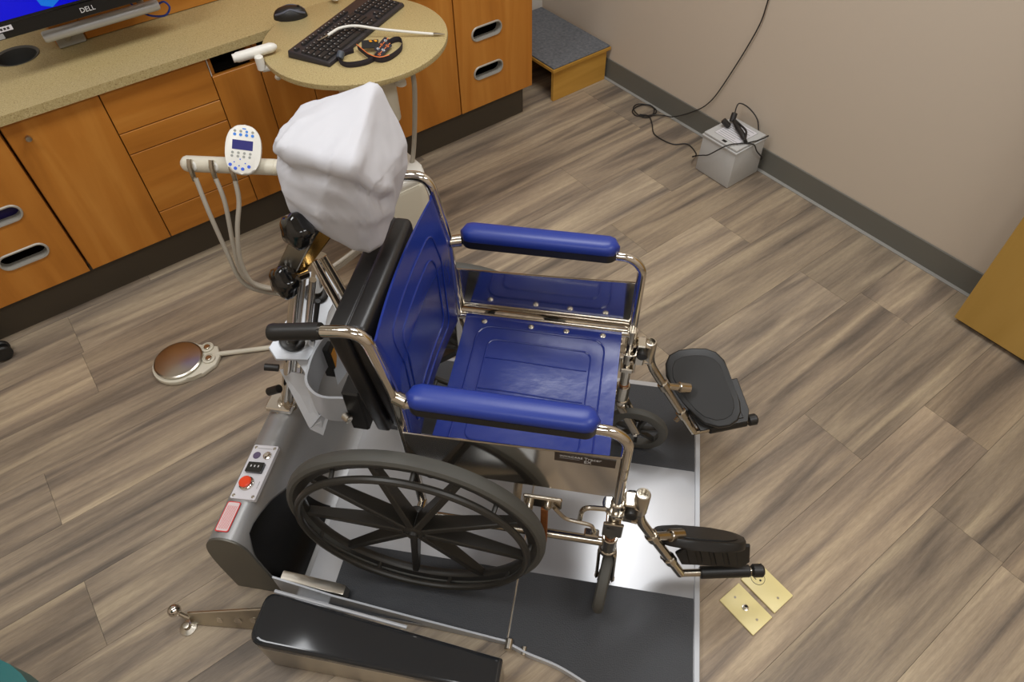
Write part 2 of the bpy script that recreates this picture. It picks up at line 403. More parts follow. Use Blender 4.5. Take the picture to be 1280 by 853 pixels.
def front_slots(root, name, x0, x1, z0, z1, slots, sw, sh, tilt=0.0, g=0.0016):
    """front panel with real oval openings"""
    bm = BM(); n = 10
    outer = [(x0 + g, z0 + g), (x1 - g, z0 + g), (x1 - g, z1 - g), (x0 + g, z1 - g)]
    def ring(poly, y): return [bm.verts.new((p[0], y, p[1])) for p in poly]
    def loop_edges(vs): return [bm.edges.new((vs[i], vs[(i + 1) % len(vs)])) for i in range(len(vs))]
    O = ring(outer, 0); eds = loop_edges(O); Hs = []
    for (sx, sz) in slots:
        H = ring(rrect(sw, sh, sh / 2 - 0.001, 6, sx, sz), 0); Hs.append(H); eds += loop_edges(H)
    fill = bmesh.ops.triangle_fill(bm, edges=eds, use_beauty=True)
    fs = [f for f in fill['geom'] if isinstance(f, bmesh.types.BMFace)]
    ext = bmesh.ops.extrude_face_region(bm, geom=fs)
    for v in [v for v in ext['geom'] if isinstance(v, bmesh.types.BMVert)]: v.co.y += FT
    p = finish(name, bm, M_WOOD, root, smooth=None)
    for (sx, sz) in slots:
        bm = BM()
        prof = [(0.0, -0.004), (0.004, -0.0045), (0.0065, -0.001), (0.0065, 0.0)]
        ro = [rrect(sw - 0.002 + 2 * d, sh - 0.002 + 2 * d, (sh - 0.002 + 2 * d) / 2 - 0.0005, 6, sx, sz) for d, y in prof]
        inn = rrect(sw - 0.004, sh - 0.004, (sh - 0.004) / 2 - 0.0005, 6, sx, sz)
        rows = [ring_ for ring_ in ([[bm.verts.new((q[0], 0.028, q[1])) for q in inn]] + [[bm.verts.new((q[0], prof[i][1], q[1])) for q in ro[i]] for i in range(4)])]
        for a, b in zip(rows, rows[1:]):
            for k in range(len(a)): bm.faces.new((a[k], a[(k + 1) % len(a)], b[(k + 1) % len(a)], b[k]))
        finish('slot_ring', bm, M_RING, p)
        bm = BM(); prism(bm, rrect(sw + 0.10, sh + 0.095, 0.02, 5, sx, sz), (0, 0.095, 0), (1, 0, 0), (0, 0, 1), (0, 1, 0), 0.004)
        finish('slot_shade', bm, M_DARKIN, p, smooth=None)  # dark sheet set behind the opening for the shade inside
    return p
def knob(parent, x, z):
    bm = BM(); lathe(bm, (x, 0, z), (0, -1, 0), [(0.005, 0), (0.005, 0.008), (0.009, 0.011), (0.010, 0.016), (0.008, 0.021), (0, 0.022)], 16)
    finish('knob', bm, M_STEEL, parent)
X0 = XL + 0.2
cabs = 'base cabinets along the counter'
def cabinet(label): 
    c = empty('base_cabinet'); tag(c, label, 'cabinet', cabs); return c
c = cabinet('orange wood cabinet at the left picture edge with two stacked oval slots'); carcass(c, -2.93, -2.4685)
front_slots(c, 'door', -2.93, -2.4705, ZK, ZT, [(-2.612, 0.468), (-2.612, 0.313)], 0.140, 0.050)
bm = BM(); box(bm, (-2.70, 0.0405, 0.40), (-2.53, 0.090, 0.53), 0.004, 1); g_ = finish('glove_box', bm, M_GLOVE, None, smooth=None)
tag(g_, 'purple box glimpsed inside the upper oval slot of the leftmost cabinet', 'box')
c = cabinet('orange wood cabinet with one tall plain door and a small steel knob'); carcass(c, -2.4665, -2.185)
d = front(c, 'door', -2.4635, -2.185, ZK, ZT); knob(d, -2.412, 0.678)
c = cabinet('orange wood drawer cabinet with four stacked plain fronts'); carcass(c, -2.185, -1.85)
for z0, z1 in ((0.588, ZT), (0.512, 0.588), (0.277, 0.512), (ZK, 0.277)): front(c, 'drawer', -2.185, -1.85, z0, z1, M_WOODH)
c = cabinet('narrow orange wood cabinet with a low door below a dark open recess, beside the drawers'); carcass(c, -1.85, -1.69); front(c, 'door', -1.85, -1.69, ZK, 0.668)
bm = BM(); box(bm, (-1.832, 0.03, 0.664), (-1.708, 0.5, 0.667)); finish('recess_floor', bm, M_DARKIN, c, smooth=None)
bm = BM(); box(bm, (-1.849, 0.004, 0.668), (-1.8465, 0.4, ZT)); finish('recess_cheek', bm, M_WHITEPL, c, smooth=None)
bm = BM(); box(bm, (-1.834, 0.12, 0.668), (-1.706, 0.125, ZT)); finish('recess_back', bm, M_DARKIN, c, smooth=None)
c = cabinet('narrow orange wood cabinet partly hidden under the round tray table'); carcass(c, -1.69, -1.522); front(c, 'door', -1.69, -1.522, ZK, 0.668)
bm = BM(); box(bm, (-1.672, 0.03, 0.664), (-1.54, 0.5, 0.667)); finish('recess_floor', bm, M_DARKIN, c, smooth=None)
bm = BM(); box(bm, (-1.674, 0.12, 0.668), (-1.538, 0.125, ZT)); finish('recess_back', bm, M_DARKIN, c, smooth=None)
c = cabinet('orange wood cabinet mostly hidden behind the white draped headrest'); carcass(c, -1.522, -1.212); front(c, 'door', -1.522, -1.212, ZK, ZT)
c = cabinet('orange wood cabinet with a plain door right of the tray table hose'); carcass(c, -1.212, -0.909); front(c, 'door', -1.212, -0.909, ZK, ZT)
c = cabinet('orange wood end cabinet with two stacked oval slots beside the step'); carcass(c, -0.907, -0.522)
front_slots(c, 'door', -0.907, -0.522, ZK, ZT, [(-0.757, 0.487), (-0.757, 0.320)], 0.142, 0.050)

# worktop with a real round chute hole (two slabs: a front run and a deep bay on the left)
bm = BM()
HC, HR = (-2.325, 0.322), 0.060
outer = [(XL, -0.022), (-0.515, -0.022), (-0.515, 0.30), (-2.206, 0.30), (-2.206, 0.56), (XL, 0.56)]
Ov = [bm.verts.new((p[0], p[1], 0.766)) for p in outer]; eds = [bm.edges.new((Ov[i], Ov[(i + 1) % len(Ov)])) for i in range(len(Ov))]
Hv = [bm.verts.new((HC[0] + HR * math.cos(2 * math.pi * k / 32), HC[1] + HR * math.sin(2 * math.pi * k / 32), 0.766)) for k in range(32)]
eds += [bm.edges.new((Hv[i], Hv[(i + 1) % 32])) for i in range(32)]
fl = bmesh.ops.triangle_fill(bm, edges=eds, use_beauty=True); fs = [f for f in fl['geom'] if isinstance(f, bmesh.types.BMFace)]
ex_ = bmesh.ops.extrude_face_region(bm, geom=fs)
for v in [v for v in ex_['geom'] if isinstance(v, bmesh.types.BMVert)]: v.co.z -= 0.028
top = empty('countertop'); tag(top, 'long speckled beige countertop over the orange wood cabinets', 'countertop')
finish('worktop', bm, M_COUNTER, top, smooth=None)
bm = BM(); lathe(bm, (HC[0], HC[1], 0), (0, 0, 1), [(0.0, 0.64), (0.056, 0.64), (0.0575, 0.765), (0.066, 0.7685), (0.0665, 0.7668), (0.0595, 0.7655), (0.0585, 0.638), (0.0, 0.638)], 32)
finish('chute_ring', bm, M_CHUTE, top)
# wooden back cabinet above the counter
hut = empty('back_cabinet'); tag(hut, 'orange wood panelled back cabinet standing on the countertop behind the monitor', 'cabinet')
bm = BM(); box(bm, (-2.206, 0.302, 0.767), (-0.53, 0.56, 1.35)); finish('body', bm, M_WOOD, hut, smooth=None)
for a, b in ((-2.206, -2.118), (-2.118, -1.60), (-1.60, -1.05), (-1.05, -0.53)):
    bm = BM(); box(bm, (a + 0.001, 0.290, 0.768), (b - 0.001, 0.302, 1.35), 0.001, 1); finish('panel', bm, M_WOODH, hut, smooth=None)
bm = BM(); box(bm, (-2.205, 0.277, 0.768), (-2.122, 0.289, 0.812), 0.002, 1); finish('cover_plate', bm, M_TRIM, hut, smooth=None)

# ================================================================== MONITOR, BAR
mon = empty('monitor', (-2.092, 0.10, 0.905)); tag(mon, 'black framed computer monitor showing a bright blue screen, above the counter', 'monitor')
mon.rotation_euler = (R(-6), 0, 0)
bm = BM(); box(bm, (-0.267, 0.0, 0.0), (0.267, 0.035, 0.34), 0.004, 2); finish('housing', bm, M_BLACKPL, mon)
bm = BM(); box(bm, (-0.262, -0.0015, 0.037), (0.262, 0.0, 0.040)); finish('bezel_groove', bm, M_BLACKG, mon, smooth=None)
bm = BM(); box(bm, (-0.255, -0.001, 0.046), (0.255, 0.001, 0.328)); finish('screen', bm, M_SCREEN, mon, smooth=None)
bm = BM(); prism(bm, [(-0.112, 0.058), (-0.086, 0.047), (-0.062, 0.060), (-0.05, 0.10), (-0.12, 0.10)], (0, -0.0018, 0), (1, 0, 0), (0, 0, 1), (0, 1, 0), 0.0007); finish('screen_picture', bm, M_SCREENL, mon, smooth=None)
text('logo', 'DELL', 0.019, (-0.004, -0.0006, 0.0125), (1, 0, 0), (0, 0, 1), M_LEGEND, mon, 0.0003, 'CENTER')
bm = BM(); box(bm, (-0.262, -0.001, 0.020), (-0.205, 0.0, 0.033)); finish('sticker', bm, M_LABELW, mon, smooth=None)
for k in range(5):
    bm = BM(); box(bm, (-0.255 + k * 0.009, -0.0013, 0.0235), (-0.249 + k * 0.009, -0.0009, 0.0295)); finish('sticker_print', bm, M_KBD, mon, smooth=None)
bm = BM(); box(bm, (-0.262, -0.001, 0.003), (-0.235, 0.0, 0.017)); finish('sticker', bm, M_PRINT, mon, smooth=None)
bm = BM(); cyl(bm, (0, 0.035, 0.17), (0, 0.165, 0.17), 0.03, 20); box(bm, (-0.06, 0.035, 0.11), (0.06, 0.05, 0.23)); finish('wall_mount', bm, M_BLACKPL, mon)
lb = empty('lamp_bar', (0, 0, 0)); tag(lb, 'light grey tubular bar mounted under the monitor', 'bar')
bm = BM(); tube(bm, [(-2.236, 0.2, 0.8435), (-2.231, 0.2, 0.8435), (-1.893, 0.2, 0.844), (-1.886, 0.2, 0.844)], [0.013, 0.0165, 0.0165, 0.014], 18); finish('tube', bm, M_WHITEPOW, lb)
bm = BM(); cyl(bm, (-2.17, 0.2, 0.8435), (-2.17, 0.277, 0.795), 0.011, 12); cyl(bm, (-1.93, 0.2, 0.844), (-1.93, 0.290, 0.86), 0.011, 12); finish('bracket', bm, M_TRIM, lb)
bm = BM(); tube(bm, catmull([(-1.886, 0.2, 0.844), (-1.868, 0.19, 0.85), (-1.86, 0.185, 0.83), (-1.885, 0.19, 0.81), (-1.93, 0.23, 0.815), (-1.96, 0.262, 0.86), (-1.97, 0.280, 0.95)], 6), 0.0032, 8); finish('cable', bm, M_BLUECABLE, lb)

# ================================================================== STEP STOOL
st = empty('step_stool', (0, 0, 0)); tag(st, 'low plywood step with grey carpet top in the room corner', 'step')
bm = BM(); box(bm, (-0.358, 0.045, 0.0), (-0.026, 0.063, 0.150), 0.001, 1); finish('front_board', bm, M_OAK, st, smooth=None)
bm = BM(); box(bm, (-0.358, 0.545, 0.0), (-0.026, 0.563, 0.150), 0.001, 1); finish('rear_board', bm, M_OAK, st, smooth=None)
bm = BM(); box(bm, (-0.044, 0.065, 0.0), (-0.026, 0.543, 0.150), 0.001, 1); finish('side_board', bm, M_OAK, st, smooth=None)
bm = BM(); box(bm, (-0.368, 0.035, 0.1505), (-0.008, 0.573, 0.166), 0.0015, 1); finish('top_board', bm, M_OAK, st, smooth=None)
bm = BM(); box(bm, (-0.364, 0.039, 0.1662), (-0.012, 0.569, 0.174), 0.002, 1); finish('carpet', bm, M_CARPET, st, smooth=None)

# ================================================================== WHITE BOX AND CORD ON THE FLOOR
bx = empty('power_box', (-0.1265, -0.842, 0)); tag(bx, 'pale grey plastic box with black plug leads on top, against the wall', 'box')
bm = BM(); h = 0.162
hexa(bm, [(-0.094, -0.09, 0.002), (0.094, -0.09, 0.002), (0.094, 0.09, 0.002), (-0.094, 0.09, 0.002), (-0.09, -0.088, h), (0.09, -0.088, h), (0.09, 0.088, h), (-0.09, 0.088, h)], 0.004, 2); finish('case', bm, M_BATT, bx)
bm = BM(); box(bm, (-0.094, -0.092, h + 0.001), (0.094, 0.092, h + 0.010), 0.002, 2); finish('rim', bm, M_BATT, bx)
bm = BM(); box(bm, (-0.089, -0.087, h + 0.011), (0.089, 0.087, h + 0.021), 0.003, 2); finish('lid', bm, M_BATT, bx)
bm = BM(); box(bm, (-0.06, -0.06, h + 0.0212), (0.07, 0.06, h + 0.0216)); finish('printed_label', bm, M_PRINT, bx, smooth=None)
bm = BM(); box(bm, (-0.058, -0.058, h + 0.0217), (0.068, 0.058, h + 0.0220)); finish('label_field', bm, M_LABELW, bx, smooth=None)
for k in range(9):
    bm = BM(); x = -0.05 + k * 0.013; box(bm, (x, -0.05 + 0.02 * (k % 2), h + 0.0221), (x + 0.003, 0.05, h + 0.0223)); finish('print_line', bm, M_PRINT, bx, smooth=None)
bm = BM(); box(bm, (-0.083, -0.02, h + 0.0212), (-0.070, 0.0, h + 0.0222)); finish('print_mark', bm, M_BLACKPL, bx, smooth=None)
cd = empty('power_cord', (0, 0, 0)); tag(cd, 'thin black cord hanging down the wall, coiled on the floor and bundled on the box', 'cord')  # the power cord of the box
Z = 0.0045; ZB = 0.188
coil = []
for k in range(25):
    a = R(200 - k * 30); rr = 0.052 + 0.006 * math.sin(k * 1.3)
    coil.append((-0.078 + rr * math.cos(a), -0.292 + rr * 1.0 * math.sin(a), Z + 0.0035 * (k // 12)))
p1 = [(-0.020, -0.770, 1.045), (-0.012, -0.765, 0.85), (-0.010, -0.758, 0.657), (-0.010, -0.741, 0.531), (-0.010, -0.651, 0.276), (-0.012, -0.593, 0.156), (-0.016, -0.517, 0.08), (-0.03, -0.43, 0.02), (-0.05, -0.37, Z + 0.004)] + coil
p1 += [(-0.10, -0.345, Z + 0.006), (-0.127, -0.395, Z), (-0.178, -0.465, Z), (-0.17, -0.565, Z), (-0.118, -0.609, Z), (-0.14, -0.682, Z), (-0.185, -0.705, 0.020), (-0.222, -0.728, 0.050), (-0.240, -0.762, 0.080), (-0.239, -0.79, 0.097), (-0.238, -0.815, 0.112), (-0.238, -0.855, 0.157), (-0.232, -0.882, 0.187), (-0.205, -0.893, 0.1905), (-0.175, -0.91, ZB + 0.002), (-0.155, -0.92, ZB + 0.002)]
bm = BM(); tube(bm, catmull(p1, 6), 0.0026, 7); finish('lead', bm, M_CORD, cd)
bm = BM(); tube(bm, catmull([(-0.155, -0.92, ZB + 0.004), (-0.13, -0.875, ZB + 0.01), (-0.11, -0.83, ZB + 0.014), (-0.085, -0.795, ZB + 0.012)], 6), [0.007] * 4 + [0.011] * 8 + [0.009] * 7, 8); finish('bundle', bm, M_CORD, cd)
bm = BM(); tube(bm, catmull([(-0.16, -0.915, ZB + 0.012), (-0.12, -0.885, ZB + 0.022), (-0.10, -0.84, ZB + 0.02), (-0.09, -0.80, ZB + 0.02)], 5), 0.0045, 7); finish('bundle_loop', bm, M_CORD, cd)
for (a, b) in (((-0.001, -0.770, 1.052), (-0.030, -0.770, 1.052)), ((-0.086, -0.785, ZB + 0.004), (-0.066, -0.775, ZB + 0.032)), ((-0.12, -0.80, ZB + 0.002), (-0.135, -0.775, ZB + 0.026))):
    bm = BM(); cyl(bm, a, b, 0.012, 12, 0.002); finish('plug', bm, M_CORD, cd)
bm = BM(); tube(bm, catmull([(-0.066, -0.775, ZB + 0.03), (-0.04, -0.765, ZB + 0.06), (-0.018, -0.80, ZB + 0.05), (-0.016, -0.855, ZB + 0.02), (-0.017, -0.88, 0.15)], 6), 0.0026, 7); finish('lead', bm, M_CORD, cd)
bm = BM(); tube(bm, catmull([(-0.155, -0.92, ZB), (-0.10, -0.94, ZB + 0.002), (-0.045, -0.94, ZB - 0.004), (-0.024, -0.925, ZB - 0.02), (-0.018, -0.90, 0.12)], 6), 0.0026, 7); finish('lead', bm, M_CORD, cd)
bm = BM(); tube(bm, catmull([(-0.155, -0.92, ZB), (-0.13, -0.942, ZB - 0.006), (-0.10, -0.945, 0.14), (-0.05, -0.944, 0.09), (-0.024, -0.93, 0.06)], 6), 0.0026, 7); finish('lead', bm, M_CORD, cd)

# ================================================================== COVER PLATES ON THE FLOOR
def cover_plate(cx, cy_, label):
    t = empty('cover_plate', (cx, cy_, 0.0)); tag(t, label, 'cover plate', 'yellow wall plates lying on the floor')
    bm = BM(); box(bm, (-0.037, -0.056, 0.0005), (0.037, 0.056, 0.0065), 0.002, 2); finish('plate', bm, M_YELLOW, t)
    for s in (-1, 1):
        bm = BM(); cyl(bm, (0, s * 0.036, 0.006), (0, s * 0.036, 0.0075), 0.0032, 10); finish('screw', bm, M_STEEL, t)
    return t
t = cover_plate(-1.4995, -2.1345, 'yellow wall plate with a round coaxial socket lying on the floor')
bm = BM(); lathe(bm, (0, 0.002, 0.0065), (0, 0, 1), [(0.0085, 0), (0.0085, 0.002), (0.006, 0.0025), (0.0055, 0.009), (0.004, 0.0095), (0.004, 0.004), (0, 0.004)], 12); finish('coaxial_socket', bm, M_STEEL, t)
bm = BM(); lathe(bm, (0, 0.002, 0.0106), (0, 0, 1), [(0.0038, 0), (0.0038, 0.001), (0, 0.001)], 10); finish('socket_core', bm, M_BLACKPL, t)
t = cover_plate(-1.4135, -2.131, 'yellow wall plate with an outlet face lying nearest the footrest')
bm = BM(); lathe(bm, (0, 0.030, 0.0062), (0, 0, 1), [(0.0185, 0), (0.0185, 0.0006), (0.0172, 0.0008), (0.0172, 0.0004)], 24); finish('outlet_outline', bm, M_BLACKPL, t)
bm = BM(); lathe(bm, (0, 0.030, 0.0064), (0, 0, 1), [(0.0172, 0), (0.0172, 0.0008), (0, 0.0008)], 24); finish('outlet_face', bm, M_YELLOW, t)
for x, y in ((-0.007, 0.034), (0.007, 0.034)):
    bm = BM(); box(bm, (x - 0.001, y - 0.004, 0.0072), (x + 0.001, y + 0.004, 0.0076)); finish('slot', bm, M_BLACKPL, t, smooth=None)
bm = BM(); cyl(bm, (0.0, 0.022, 0.0072), (0.0, 0.022, 0.0077), 0.003, 12); finish('ground_hole', bm, M_BLACKPL, t)

# ================================================================== FOOT PEDAL
fp = empty('foot_pedal', (-2.372, -0.440, 0)); tag(fp, 'round steel dental foot pedal with pale body and hose on the floor', 'foot pedal')
bm = BM()
poly = [(0.088 * math.cos(R(a)), 0.088 * math.sin(R(a))) for a in range(35, 300, 12)] + [(0.075, -0.075), (0.118, -0.045), (0.132, -0.010), (0.125, 0.035), (0.095, 0.05)]
rz = R(-22); poly = [(math.cos(rz) * x - math.sin(rz) * y, math.sin(rz) * x + math.cos(rz) * y) for x, y in poly]
prism(bm, poly, (0, 0, 0.001), (1, 0, 0), (0, 1, 0), (0, 0, 1), 0.018, 0.004, 2); finish('base', bm, M_CREAM, fp)
bm = BM(); lathe(bm, (0, 0, 0.0195), (0, 0, 1), [(0.070, 0), (0.078, 0.004), (0.079, 0.010), (0.074, 0.013), (0.0, 0.030)], 48); finish('disc', bm, M_STEEL, fp, 12)
for k, (x, y) in enumerate(((0.098, -0.002), (0.084, -0.052))):
    bm = BM(); lathe(bm, (x, y, 0.019), (0, 0, 1), [(0.021, 0), (0.021, 0.006), (0.016, 0.008), (0.015, 0.004), (0, 0.004)], 20); finish('button_well', bm, M_CREAM, fp)
    bm = BM(); cyl(bm, (x, y, 0.0232), (x, y, 0.029), 0.011, 14, 0.002); finish('button', bm, M_CHROMER, fp)
bm = BM(); tube(bm, catmull([(0.115, -0.042, 0.012), (0.20, -0.085, 0.009), (0.30, -0.135, 0.009), (0.42, -0.16, 0.009), (0.60, -0.12, 0.009), (0.78, -0.02, 0.009)], 8), 0.0085, 10); finish('hose', bm, M_CREAM, fp)

# ================================================================== WHEELCHAIR  (x forward, y to its left, z up from the deck)
ORG = Vector((-1.880, -1.369, 0.02)); ROT = R(-47)
wc = empty('wheelchair', ORG - 0.01 * Vector((-math.sin(ROT), math.cos(ROT), 0)), ROT); tag(wc, 'chrome wheelchair with blue vinyl seat, back and arm pads parked on the lift deck', 'wheelchair')
T = 0.0115
for s in (-1, 1):
    v = 0.224 * s
    bm = BM()
    tube(bm, fillet([(-0.205, v, 0.874), (-0.115, v, 0.893), (-0.036, v, 0.905), (-0.006, v, 0.735), (-0.003, v, 0.50), (-0.003, v, 0.215)], 0.05, 7), T, 12)
    cane = finish('back_cane', bm, M_CHROME, wc)
    bm = BM(); lathe(bm, (-0.116, v, 0.893), (-0.092, 0, -0.0195), [(0.0, -0.002), (0.0155, -0.002), (0.016, 0.004), (0.0158, 0.085), (0.0168, 0.092), (0.015, 0.100), (0.0, 0.102)], 18); finish('hand_grip', bm, M_BLACKPL, cane)
    # arm assembly
    va = 0.235 * s
    bm = BM(); tube(bm, fillet([(-0.006, v + 0.004 * s, 0.720), (0.015, va, 0.720), (0.415, va, 0.720), (0.445, va, 0.69), (0.447, va, 0.42)], 0.045, 6), 0.0108, 12)
    arm = finish('arm_tube', bm, M_CHROME, wc)
    bm = BM(); cyl(bm, (-0.006, v, 0.720), (0.024, va, 0.720), 0.0145, 14, 0.003); finish('arm_socket', bm, M_CHROMER, arm)
    bm = BM(); cyl(bm, (0.447, va, 0.42), (0.447, va, 0.455), 0.015, 14, 0.002); finish('arm_socket', bm, M_CHROMER, arm)
    # arm pad: rounded bolster with black underside
    bm = BM(); n = 30; rings = []
    prof = [(-0.024, 0.0), (-0.0275, 0.010), (-0.0265, 0.022), (-0.019, 0.031), (-0.008, 0.0345), (0.008, 0.0345), (0.019, 0.031), (0.0265, 0.022), (0.0275, 0.010), (0.024, 0.0)]
    x0, x1 = 0.022, 0.388
    for i in range(n + 1):
        t = i / n; x = x0 + (x1 - x0) * t; d = min(x - x0, x1 - x); k = math.sqrt(max(0.0, 1 - (1 - min(d / 0.028, 1)) ** 2)); k = max(k, 0.05)
        rings.append([bm.verts.new((x, va + y * k, 0.7365 + 0.80 * z * (0.45 + 0.55 * k))) for y, z in prof])
    for a, b in zip(rings, rings[1:]):
        for k in range(len(prof)): bm.faces.new((a[k], a[(k + 1) % len(prof)], b[(k + 1) % len(prof)], b[k]))
    bm.faces.new(rings[0][::-1]); bm.faces.new(rings[-1]); pad = finish('arm_pad', bm, M_BLUEPAD, wc, 60)
    bm = BM(); prism(bm, rrect(0.358, 0.050, 0.0245, 8, 0.205, va), (0, 0, 0.7180), (1, 0, 0), (0, 1, 0), (0, 0, 1), 0.0195); finish('pad_underside', bm, M_BLACKPL, pad)
    # polished skirt guard
    vs = 0.2265 * s
    bm = BM(); poly = [(0.000, 0.480), (0.440, 0.478), (0.4465, 0.50), (0.4465, 0.620), (0.452, 0.645), (0.44, 0.639), (0.36, 0.634), (0.18, 0.626), (0.000, 0.619)]
    prism(bm, poly, (0, vs + (0.0125 * s), 0), (1, 0, 0), (0, 0, 1), (0, 1, 0), 0.0016); guard = finish('skirt_guard', bm, M_CHROME, wc, smooth=None)
    bm = BM(); tube(bm, [(0.000, vs + 0.013 * s, 0.619), (0.18, vs + 0.013 * s, 0.626), (0.36, vs + 0.013 * s, 0.634), (0.44, vs + 0.013 * s, 0.639), (0.452, vs + 0.013 * s, 0.645)], 0.0022, 8); finish('guard_rim', bm, M_CHROME, guard)
    for x, z in ((0.448, 0.565), (0.448, 0.60)):
        bm = BM(); cyl(bm, (x, vs + 0.014 * s, z), (x, vs + 0.019 * s, z), 0.006, 10, 0.001); finish('rivet', bm, M_STEEL, guard)
    if s < 0:
        bm = BM(); box(bm, (0.308, vs - 0.0137, 0.598), (0.428, vs - 0.0128, 0.627)); finish('name_sticker', bm, M_STICKER, guard, smooth=None)
        text('sticker_print', 'INVACARE', 0.0095, (0.318, vs - 0.0140, 0.6150), (1, 0, 0), (0, 0, 1), M_LEGEND, guard, 0.0002)
        text('sticker_print', 'Tracer', 0.0125, (0.366, vs - 0.0140, 0.6140), (1, 0, 0), (0, 0, 1), M_LEGEND, guard, 0.0002)
        text('sticker_print', 'EX', 0.0125, (0.366, vs - 0.0140, 0.6020), (1, 0, 0), (0, 0, 1), M_LEGEND, guard, 0.0002)
        bm = BM(); box(bm, (0.318, vs - 0.0141, 0.6100), (0.358, vs - 0.0138, 0.6110)); finish('sticker_print', bm, M_PRINT, guard, smooth=None)
    # side frame: seat rail, lower rail, front post
    bm = BM(); tube(bm, [(0.0, v - 0.002 * s, 0.474), (0.425, v - 0.002 * s, 0.476), (0.445, v, 0.475)], 0.0108, 12); finish('seat_rail', bm, M_CHROME, wc)
    bm = BM(); tube(bm, [(0.004, v, 0.225), (0.446, v, 0.228)], 0.0112, 12); finish('lower_rail', bm, M_CHROMER, wc)
    bm = BM(); tube(bm, [(0.447, v, 0.490), (0.447, v, 0.195)], 0.0128, 14); cyl(bm, (0.447, v, 0.185), (0.447, v, 0.262), 0.0185, 16, 0.002); finish('front_post', bm, M_CHROMER, wc)
    bm = BM(); cyl(bm, (0.447, v, 0.262), (0.447, v, 0.272), 0.0135, 14, 0.002); finish('post_cap', bm, M_RUST, wc)
    bm = BM(); lathe(bm, (0.447, v, 0.418), (0, 0, 1), [(0.013, 0), (0.031, 0.001), (0.031, 0.0045), (0.013, 0.006)], 22); finish('post_washer', bm, M_CHROME, wc)
    bm = BM(); box(bm, (0.425, v + s * 0.012, 0.30), (0.470, v + s * 0.020, 0.36), 0.002, 1); box(bm, (0.43, v - 0.02, 0.335), (0.464, v + 0.02, 0.352), 0.003, 1); finish('pivot_bracket', bm, M_CHROMER, wc, smooth=None)
    # wheel lock
    bm = BM()
    box(bm, (0.245, v + s * 0.016, 0.405), (0.330, v + s * 0.026, 0.445), 0.003, 1); cyl(bm, (0.26, v + s * 0.014, 0.42), (0.26, v + s * 0.044, 0.42), 0.009, 12, 0.002); cyl(bm, (0.30, v + s * 0.014, 0.43), (0.30, v + s * 0.040, 0.43), 0.008, 12, 0.002)
    lock = finish('wheel_lock', bm, M_CHROMER, wc)
    bm = BM(); tube(bm, fillet([(0.315, v + s * 0.032, 0.425), (0.340, v + s * 0.034, 0.385), (0.400, v + s * 0.036, 0.378), (0.408, v + s * 0.036, 0.345)], 0.012, 4), 0.0045, 8); finish('lock_lever', bm, M_CHROMER, lock)
    bm = BM(); box(bm, (0.385, v + s * 0.026, 0.325), (0.418, v + s * 0.046, 0.345), 0.003, 1); finish('lever_tip', bm, M_CHROMER, lock, smooth=None)
    bm = BM(); box(bm, (0.285, v + s * 0.020, 0.235), (0.301, v + s * 0.030, 0.405), 0.002, 1); finish('lock_shoe', bm, M_RUST, lock, smooth=None)
    bm = BM(); tube(bm, fillet([(0.425, v + s * 0.018, 0.428), (0.375, v + s * 0.02, 0.425), (0.372, v + s * 0.02, 0.36)], 0.03, 5), 0.006, 8); finish('lock_hook', bm, M_CHROMER, lock)
    # rear wheel
    vw = -0.29 if s < 0 else 0.264; C = Vector((0, vw, 0.305)); ax = Vector((0, s, 0))
    bm = BM(); n = 72; rr = [(0.2835, -0.012), (0.2855, -0.0165), (0.2935, -0.018), (0.301, -0.0135), (0.304, -0.005), (0.304, 0.005), (0.301, 0.0135), (0.2935, 0.018), (0.2855, 0.0165), (0.2835, 0.012)]
    rings = [[bm.verts.new(C + Vector((math.cos(2 * math.pi * k / n) * r_, y_, math.sin(2 * math.pi * k / n) * r_))) for r_, y_ in rr] for k in range(n)]
    for k in range(n):
        a, b = rings[k], rings[(k + 1) % n]
        for j in range(len(rr)): bm.faces.new((a[j], a[(j + 1) % len(rr)], b[(j + 1) % len(rr)], b[j]))
    tire = finish('tyre', bm, M_RUBBER, wc)
    bm = BM(); rr = [(0.266, -0.010), (0.2835, -0.013), (0.2835, 0.013), (0.266, 0.010), (0.262, 0.004), (0.262, -0.004)]
    rings = [[bm.verts.new(C + Vector((math.cos(2 * math.pi * k / n) * r_, y_, math.sin(2 * math.pi * k / n) * r_))) for r_, y_ in rr] for k in range(n)]
    for k in range(n):
        a, b = rings[k], rings[(k + 1) % n]
        for j in range(len(rr)): bm.faces.new((a[j], a[(j + 1) % len(rr)], b[(j + 1) % len(rr)], b[j]))
    rim = finish('wheel_rim', bm, M_WHEEL, wc)
    for k in range(9):
        a = R(263 + 40 * k); d = Vector((math.cos(a), 0, math.sin(a))); q = Vector((-math.sin(a), 0, math.cos(a)))
        bm = BM(); r0, r1 = 0.024, 0.266
        def sec(r_, h_, wd, lo, hi): return [C + d * r_ + q * wd * i + ax * j for i, j in ((-1, lo), (1, lo), (1, hi), (-1, hi))]
        A = sec(r0, 0, 0.0090, -0.020, 0.022); B = sec(r1, 0, 0.0080, -0.011, 0.010)
        hexa(bm, A + B, 0.0025, 1); finish('spoke', bm, M_WHEEL, rim)
    bm = BM(); lathe(bm, C - ax * 0.036, ax, [(0.0, 0.0), (0.024, 0.0), (0.028, 0.004), (0.028, 0.052), (0.022, 0.058), (0.013, 0.060), (0.012, 0.067), (0, 0.068)], 24); finish('hub', bm, M_WHEEL, rim)
    bm = BM(); Ch = C + ax * 0.036
    tube(bm, [Ch + Vector((math.cos(2 * math.pi * k / 72), 0, math.sin(2 * math.pi * k / 72))) * 0.266 for k in range(72)], 0.0085, 10, closed=True); finish('hand_rim', bm, M_WHEEL, wc)
